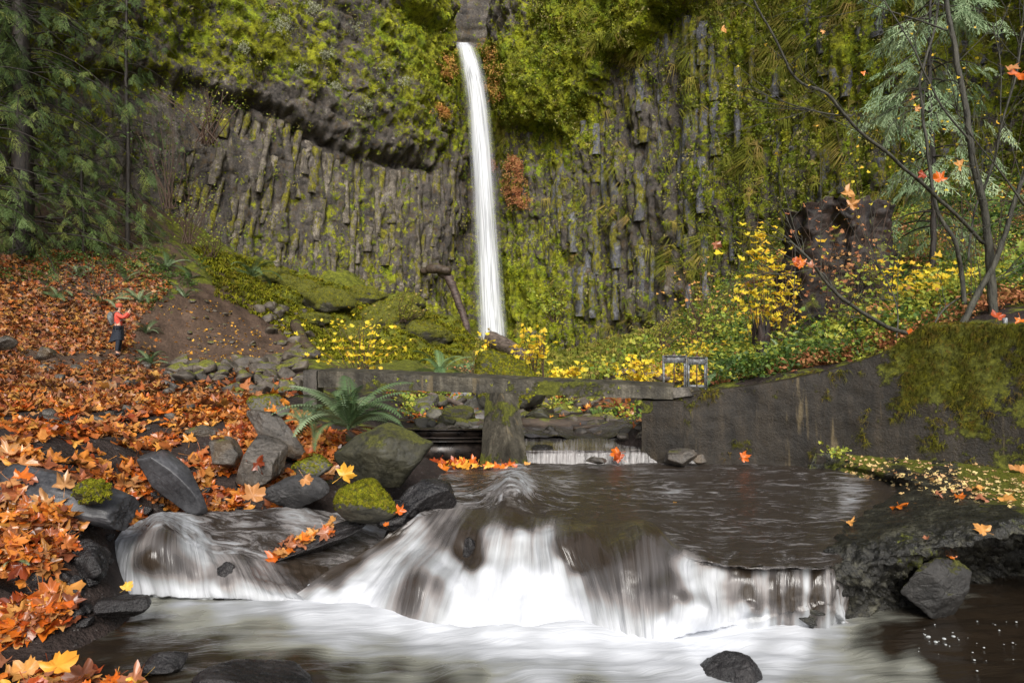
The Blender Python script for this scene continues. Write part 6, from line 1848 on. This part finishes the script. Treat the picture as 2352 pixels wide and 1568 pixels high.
for x, y, d, s, c, lab, nn in [
    (2345, 170, 7.6, .17, 'orange', "big orange leaf caught in the twigs at the right picture edge", (-.2, -.8, .9)), (2318, 155, 7.65, .12, 'tan', "pale folded leaf on top of the big orange one at the right edge", (0, -.6, 1)),
    (1948, 445, 8.0, .14, 'tan', "pale tan leaf stuck on a branch in front of the stump top", (.4, -1, .2)), (1955, 470, 7.98, .11, 'tan', "lower tan leaf hanging on the stump branch", (-.2, -1, .1)),
    (2160, 412, 8.3, .13, 'orange', "bright orange maple leaf caught in the middle of the bare tree", (0, -1, .2)), (2120, 400, 8.3, .09, 'red', "dark red leaf left of the bright orange one in the bare tree", (0, -1, .3)),
    (2205, 380, 8.3, .11, 'tan', "tan leaf right of the bright orange one in the bare tree", (.3, -1, .1)), (2095, 225, 8.2, .07, 'tan', "narrow tan leaf hanging high in the bare tree", (.6, -1, 0)),
    (2105, 250, 8.2, .06, 'tan', "crumpled tan leaf below the narrow one in the bare tree", (-.4, -1, 0)), (1842, 605, 7.8, .12, 'orange', "orange leaf in the cluster on the low branch before the stump", (0, -.9, .5)),
    (1865, 612, 7.78, .11, 'brown', "brown leaf in the cluster on the low branch before the stump", (.3, -.9, .4)), (1825, 600, 7.8, .08, 'red', "red leaf left in the cluster on the low branch", (-.3, -.9, .4)),
    (1643, 560, 9, .11, 'brown', "lone russet leaf hanging in front of the right cliff", (.3, -1, .2)), (1660, 66, 7.9, .07, 'tan', "small dry leaf high on the long branch", (.3, -1, .2)), (1890, 72, 7.9, .05, 'tan', "tiny dry leaf on the long thin branch", (.1, -1, .2)),
    (1985, 168, 8.3, .05, 'orange', "small orange leaf on the branch above the pale cedar", (0, -1, .5)), (1873, 290, 8.3, .05, 'yellow', "small yellow leaf hanging alone left of the cedar", (0, -.6, 1)),
    (2150, 752, 8.3, .11, 'orange', "orange leaf lying on the wall top behind the moss", (0, -.8, .6)), (2095, 768, 8.2, .11, 'orange', "orange brown leaf at the left end of the moss drape", (.2, -.9, .5)),
    (2120, 760, 8.3, .10, 'tan', "tan leaf among the orange ones on the wall top", (-.2, -.8, .5)), (2290, 728, 7.6, .12, 'red', "rusty leaf on the wall top beside the iron stub", (0, -.8, .7)), (2345, 735, 7.2, .10, 'orange', "orange leaf on the wall top at the right edge", (0, -.7, .7))]:
    n_ = np.array(nn, float) + _tr.normal(0, .1, 3)
    put_leaf(at(x, y, d), align(n_[None], np.array([_tr.uniform(0, 6.28)]))[0], s * .88, c, lab, None, "caught_leaf")
g = Geo()
g.add(*box_geo(at(2308, 742, 6.98), (.035, .03, .10)))
o = g.obj("iron_stub", IRON, smooth=False)
tag(o, "short iron stub sticking up from the wall top at the right", "post")

# ------------------------------------------------------------------ shrubs
BROWN_STEM = Mat("thin brown stems").done((.07, .04, .025), .7)
def shrub(label, cx, cy, w, h, d, n, mat, size, nst=9, seed=0, name="shrub", flat=.5, ybase=None, protos=None, group=None, layers=None, stem_r=.006, depth=.6):
    r = np.random.default_rng(seed + 1000)
    yb = ybase if ybase is not None else cy + h / 2 + 20
    base = at(cx, yb, d)
    o = empty(name, tuple(base))
    tag(o, label, "shrub", group)
    W_, H_ = w / F * d, h / F * d
    c = at(cx, cy, d) - base
    g = Geo()
    P = []
    for k in range(nst):
        tip = c + r.normal(0, .33, 3) * [W_, W_ * depth, H_ * .8]
        tip[2] = max(tip[2], c[2] - H_ * .3)
        b = r.normal(0, .06, 3) * [W_, W_, 0]
        mid = (b + tip) / 2 + r.normal(0, .06, 3) * W_
        Q = catmull(np.array([b, mid, tip]), 9)
        g.add(*tube_geo(Q, np.linspace(stem_r, stem_r * .4, 9) * d / 10, 4, False))
        m = max(1, n // nst)
        for j in range(m):
            q = Q[r.integers(4, 9)] + r.normal(0, 1, 3) * [W_ * .13, W_ * .13, H_ * .07]
            P.append(q)
    P = np.array(P)
    if layers:
        st = H_ / layers
        P[:, 2] = np.round(P[:, 2] / st) * st + r.normal(0, st * .1, len(P))
    g.obj("stems", BROWN_STEM, o)['kind'] = 'stuff'
    N = np.tile([0, -.35, 1.], (len(P), 1)) + r.normal(0, flat, P.shape)
    f = scatter("leaves", protos or LEAF_LO, P, align(N, r.uniform(0, 6.28, len(P))), r.uniform(size * .6, size * 1.2, len(P)), mat, parent=o)
    f['kind'] = 'stuff'
    return o
shrub("yellow leaved bush above the left end of the beam", 815, 790, 150, 110, 19, 190, M_YELLOW, .085, 16, 1, layers=7, ybase=862)
shrub("upper sprigs of the yellow bush left of the waterfall", 838, 738, 90, 40, 20, 36, M_YELLOW, .08, 7, 11, ybase=850)
shrub("yellow flat topped bush right of the waterfall foot", 1225, 775, 100, 60, 17, 100, M_YELLOW, .095, 12, 2, layers=5, ybase=880)
shrub("small yellow bush right at the waterfall foot", 1120, 775, 60, 40, 17.5, 34, M_YELLOW, .085, 8, 3, ybase=860)
shrub("tall pair of yellow sprigs behind the dome boulder's right side", 1248, 762, 40, 30, 16.5, 34, M_YELLOW, .095, 5, 4, layers=3, ybase=870)
shrub("brown twiggy bush left of the mossy dome boulder", 1105, 830, 90, 60, 15.2, 110, M_RB, .03, 30, 5, ybase=885)
shrub("low yellow plants right of the dome boulder", 1300, 845, 90, 45, 14, 110, M_YELLOW, .075, 10, 6, ybase=890)
shrub("yellow green bush midway between boulder and sluice gates", 1375, 830, 90, 55, 15, 110, M_YGREEN, .075, 10, 7, ybase=890)
shrub("yellow bush left of the sluice gates", 1480, 845, 110, 60, 12.5, 170, M_YELLOW, .06, 14, 8, ybase=900)
shrub("yellow twigs behind the sluice gates", 1570, 850, 110, 60, 11, 130, M_YELLOW, .055, 14, 9, ybase=895)
shrub("sparse yellow leaved shrub above the sluice gates", 1600, 790, 110, 70, 14, 100, M_YELLOW, .06, 12, 10, ybase=870)
shrub("bright yellow vine maple spray left of the charred stump", 1758, 540, 130, 110, 12.5, 105, M_YELLOW, .105, 12, 12, name="vine_maple", flat=.22, layers=6, ybase=800)
shrub("yellow leaves climbing the slope below the vine maple", 1735, 680, 90, 130, 12.5, 120, M_YELLOW, .07, 12, 13, ybase=820)
shrub("pale yellow shrub on the slope at the cliff foot", 1640, 700, 110, 120, 19, 170, M_YGREEN, .085, 12, 14, ybase=820)
shrub("orange tinged thin shrub above the pale yellow shrub", 1610, 640, 130, 110, 20, 90, M_PEACH, .07, 16, 15, ybase=780)
shrub("lime green shrub right of the charred stump", 1985, 660, 150, 90, 10.8, 200, M_YGREEN, .045, 12, 16, ybase=790)
shrub("upright lime bush just right of the stump", 2010, 580, 90, 90, 12, 150, M_YGREEN, .05, 10, 17, ybase=700)
shrub("yellow leaves hanging in the twigs at the upper right", 2230, 180, 240, 260, 9.6, 60, M_YELLOW, .032, 12, 50, ybase=700, stem_r=.004)
shrub("yellow leaves dotted between the bare branches left of the cedar", 2000, 240, 180, 220, 10.5, 50, M_YELLOW, .035, 10, 51, ybase=640, stem_r=.004)
shrub("long flat band of yellow leaves behind the bare tree", 2130, 625, 220, 50, 11, 170, M_YELLOW, .085, 14, 18, flat=.25, layers=3, ybase=720)
shrub("yellow leaves at the right picture edge behind the bare tree", 2310, 650, 110, 60, 10.5, 110, M_YELLOW, .08, 9, 19, flat=.3, ybase=740)
shrub("green shrub high behind the bare tree at the right", 2290, 480, 140, 110, 15, 240, M_GREEN, .075, 12, 20, ybase=600)
shrub("yellow green leaves mid height behind the bare tree", 2290, 590, 140, 60, 12.5, 120, M_YGREEN, .07, 10, 21, ybase=690)
shrub("broad green leaves in front of the stump above the wall", 1900, 800, 110, 40, 9.6, 46, M_GREEN, .07, 8, 22, ybase=850)
shrub("green and orange leaves drooping near the rusty fern", 1940, 815, 70, 40, 9.5, 34, M_YGREEN, .07, 8, 23, ybase=860)
shrub("low lime green plants along the wall top", 2010, 818, 110, 40, 8.6, 130, M_YGREEN, .032, 16, 24, ybase=840, flat=.6)
shrub("lime green plants along the wall top nearer the snag", 1830, 862, 140, 24, 8.9, 100, M_GREEN, .03, 16, 25, ybase=880, flat=.6)
shrub("bright green plant by the creek seen under the beam", 1385, 950, 70, 40, 10.8, 60, M_GREEN, .06, 10, 26, ybase=975)
shrub("small green plant in front of the abutment by the creek", 1455, 965, 50, 36, 10, 50, M_GREEN, .045, 8, 27, ybase=985)
shrub("green leafy plants at the wall foot on the right ledge", 1925, 1032, 60, 30, 7.3, 60, M_YGREEN, .03, 10, 28, ybase=1052, flat=.6)
shrub("lime leaved twigs hanging before the left cliff columns", 430, 450, 150, 90, 27, 260, M_YGREEN, .085, 16, 29, protos=LEAF_TINY, ybase=560)
shrub("sparse lime leaved branch under the upper left overhang", 480, 225, 190, 70, 27, 300, M_YGREEN, .085, 18, 30, protos=LEAF_TINY, ybase=330, stem_r=.01)
shrub("olive leafy twigs beside the left conifer", 390, 300, 110, 140, 26, 220, M_GREEN, .09, 16, 31, protos=LEAF_TINY, ybase=480)
shrub("twiggy bush with pale leaves low against the left columns", 480, 530, 110, 60, 31, 200, M_YGREEN, .10, 12, 32, protos=LEAF_TINY, ybase=590)
shrub("grassy orange tuft on the talus left of the leaning log", 925, 690, 130, 70, 40, 260, M_GRASS, .16, 12, 33, ybase=740, protos=LEAF_TINY)
shrub("bright green bush at the foot of the right cliff", 1275, 695, 70, 60, 44, 200, M_YGREEN, .2, 10, 34, ybase=740, protos=LEAF_TINY)
shrub("golden grassy bush on the slope right of the creek", 1520, 745, 90, 60, 24, 240, M_GRASS, .10, 14, 35, ybase=800, protos=LEAF_TINY)
shrub("pale yellow bush below the golden grassy one", 1470, 790, 90, 50, 21, 200, M_YGREEN, .09, 12, 36, ybase=840)
shrub("lime and yellow shrub covering the foot of the charred stump", 1900, 745, 200, 110, 11.0, 260, M_YGREEN, .06, 22, 60, ybase=830)
shrub("yellow sprigs leaning over the left foot of the stump", 1800, 650, 80, 140, 11.4, 110, M_YELLOW, .055, 14, 61, ybase=790)
shrub("orange brown leafy shrub between stump and bare tree", 2080, 690, 170, 90, 10.2, 160, M_PEACH, .055, 18, 62, ybase=780)
shrub("green shrub against the cliff right of the cedar trunk", 2200, 400, 200, 150, 18, 260, M_GREEN, .10, 16, 63, ybase=560)
shrub("russet dead leaves on thin twigs in front of the charred stump", 1920, 560, 190, 160, 11.8, 170, M_RB, .05, 26, 40, ybase=760)
shrub("leafy mix on the leaf covered hill above the hiker", 220, 600, 220, 90, 24, 240, M_GREEN, .085, 18, 37, ybase=680, protos=LEAF_TINY)

g = Geo()
D3, F3_ = ICO[2]
for k in range(46):
    x, y = _tr.uniform(2110, 2345), _tr.uniform(1425, 1540)
    if k < 14: x, y = _tr.uniform(2120, 2200), _tr.uniform(1425, 1480)
    p = atz(x, y, ZL + .004)
    s_ = _tr.uniform(.002, .007) if k > 4 else .011
    g.add(D3 * [s_, s_, s_ * .5] + p, F3_)
o = g.obj("bubbles", Mat("water bubbles").done((.38, .40, .40), .1))
tag(o, "white bubbles floating on the dark pool below the right ledge", "bubbles", kind='stuff')
# ------------------------------------------------------------------ the hiker
pg = on_ground(272, 818, 15)
kk = 24.0 / 24.0
hk = empty("person", (float(pg[0]), float(pg[1]), float(pg[2])), math.radians(12))
tag(hk, "person in a red hooded jacket and beanie holding a phone up, standing by the slope", "person")
_ps = pg[1] * 117 / F / 1.68
hk.scale = (_ps,) * 3
SKIN = Mat("skin").done((.55, .30, .20), .5)
RED = Mat("coral red jacket")
RED = RED.done(RED.ramp(RED.noise(RED.pos(), 20, 3), [(.3, (.55, .055, .035)), (.7, (.72, .10, .06))]), .7)
HAT = Mat("rust knit hat").done((.40, .075, .035), .9)
NAVY = Mat("dark navy trousers").done((.012, .016, .026), .8)
PACK = Mat("grey rucksack cloth")
PACK = PACK.done(PACK.ramp(PACK.noise(PACK.pos(), 25, 3), [(.4, (.05, .06, .06)), (.6, (.16, .17, .16))]), .7)
def skin_mesh(name, verts, edges, radii, mat, parent, sub=2):
    me = bpy.data.meshes.new(name)
    me.from_pydata(verts, edges, [])
    o = obj(name, me, parent)
    me.materials.append(mat)
    sk = o.modifiers.new("skin", 'SKIN')
    sk.use_smooth_shade = True
    for v, r in zip(me.skin_vertices[0].data, radii):
        v.radius = (r, r) if np.isscalar(r) else r
        v.use_root = False
    me.skin_vertices[0].data[0].use_root = True
    s = o.modifiers.new("sub", 'SUBSURF')
    s.levels = s.render_levels = sub
    return o
bv = [(0, 0, .93), (0, 0, 1.10), (-.01, 0, 1.30), (.0, 0, 1.43), (.02, 0, 1.50), (.035, 0, 1.60), (.03, 0, 1.66)]
br = [(.12, .14), (.11, .13), (.12, .15), (.06, .06), (.05, .05), (.085, .075), (.06, .055)]
be = [(0, 1), (1, 2), (2, 3), (3, 4), (4, 5), (5, 6)]
def add_chain(start, pts, rad):
    p = start
    for q, r in zip(pts, rad):
        bv.append(q); br.append(r)
        be.append((p, len(bv) - 1))
        p = len(bv) - 1
    return p
for s in (-1, 1):
    w_ = add_chain(2, [(0, s * .17, 1.36), (.20, s * .19, 1.24 if s < 0 else 1.26), (.33, s * .09, 1.43), (.345, s * .075, 1.47), (.35, s * .07, 1.50)], [.06, .045, .033, .028, .032])
    for k in range(4):
        add_chain(w_, [(.358, s * (.072 - .004 * k) , 1.52 + .006 * (k - 1.5)), (.375, s * (.058), 1.545 - .015 * k), (.378, s * .035, 1.545 - .015 * k)], [.009, .009, .008])
    add_chain(w_, [(.34, s * .06, 1.515), (.34, s * .04, 1.525)], [.010, .009])
    add_chain(0, [(0, s * .09, .88), (.02, s * .10, .50), (-.02, s * .11, .10), (.08, s * .115, .035)], [.09, .06, .045, .04])
skin_mesh("body", bv, be, br, SKIN, hk)
jv = [(0, 0, .88), (0, 0, 1.12), (-.01, 0, 1.30), (.0, 0, 1.42)]
jr = [(.135, .16), (.125, .15), (.135, .165), (.085, .085)]
je = [(0, 1), (1, 2), (2, 3)]
for s in (-1, 1):
    k = len(jv)
    jv += [(0, s * .17, 1.36), (.20, s * .19, 1.24 if s < 0 else 1.26), (.325, s * .095, 1.42)]
    jr += [.08, .065, .05]
    je += [(2, k), (k, k + 1), (k + 1, k + 2)]
skin_mesh("jacket", jv, je, jr, RED, hk)
tv, tr, te = [(0, 0, .96)], [(.125, .15)], []
for s in (-1, 1):
    k = len(tv)
    tv += [(0, s * .09, .86), (.02, s * .10, .50), (-.02, s * .11, .12)]
    tr += [.105, .078, .06]
    te += [(0, k), (k, k + 1), (k + 1, k + 2)]
skin_mesh("trousers", tv, te, tr, NAVY, hk)
for s in (-1, 1):
    skin_mesh("boot", [(-.03, s * .11, .10), (-.03, s * .11, .045), (.09, s * .115, .04)], [(0, 1), (1, 2)], [.072, .07, .062], NAVY, hk)
# jacket tied round the waist, hanging behind
a = np.linspace(0, 2 * np.pi, 28, endpoint=False)
V = []
for i, t in enumerate(np.linspace(0, 1, 12)):
    rx, ry = .145 + .01 * t, .175 + .01 * t
    z = .99 - .47 * t
    back = np.clip(-np.cos(a), 0, 1)
    V.append(np.stack([rx * np.cos(a) - .16 * t * t * back + .015 * np.sin(a * 5), ry * np.sin(a) + .01 * np.cos(a * 7) * t, z - .10 * t * back + 0 * a], 1))
obj("tied_jacket", mesh_np("tied_jacket", np.concatenate(V), grid_faces(12, 28, True), NAVY), hk)
D, Fc = ICO[4]
Vh = D * [.112, .100, .10] + [.018, 0, 1.645]
Vh[:, 2] = np.maximum(Vh[:, 2], 1.60 - .06 * (Vh[:, 0] < .02))
obj("beanie", mesh_np("beanie", Vh, Fc, HAT), hk)
HAIR = Mat("dark hair").done((.03, .018, .012), .6)
obj("hair", mesh_np("hair", D * [.07, .085, .075] + [-.03, 0, 1.555], Fc, HAIR), hk)
EYE = Mat("eyes").done((.02, .02, .02), .3)
for s in (-1, 1):
    obj("eye", mesh_np("eye", D * .012 + [.118, s * .03, 1.585], Fc, EYE), hk)
obj("nose", mesh_np("nose", D * [.02, .012, .02] + [.128, 0, 1.562], Fc, SKIN), hk)
bp = tag(empty("rucksack", tuple(hk.location), hk.rotation_euler[2]), "grey rucksack with hanging straps on the hiker's back", "backpack")
bp.scale = hk.scale
V, Fc2 = rock_shape(7, 4, nplanes=8, sharp=6, rough=.02)
obj("bag", mesh_np("bag", V * [.11, .16, .23] + [-.22, 0, 1.22], Fc2, PACK), bp)
for s in (-1, 1):
    o = limb("strap", [(-.12, s * .11, 1.08), (.10, s * .12, 1.15), (.135, s * .10, 1.30), (.0, s * .11, 1.46), (-.14, s * .10, 1.40)], [.013, .013], PACK, bp, 6)
    limb("loose_strap", [(-.05, s * .17, 1.12), (-.02, s * .18, 1.0), (-.04, s * .19, .82)], [.007, .006], PACK, bp, 5)
ph = Geo().add(*box_geo((.385, 0, 1.53), (.012, .15, .075))).obj("phone", Mat("black phone").done((.01, .01, .012), .2), None, tuple(hk.location), smooth=False)
ph.rotation_euler = hk.rotation_euler
ph.scale = hk.scale
tag(ph, "phone held up in the hiker's hands", "phone")
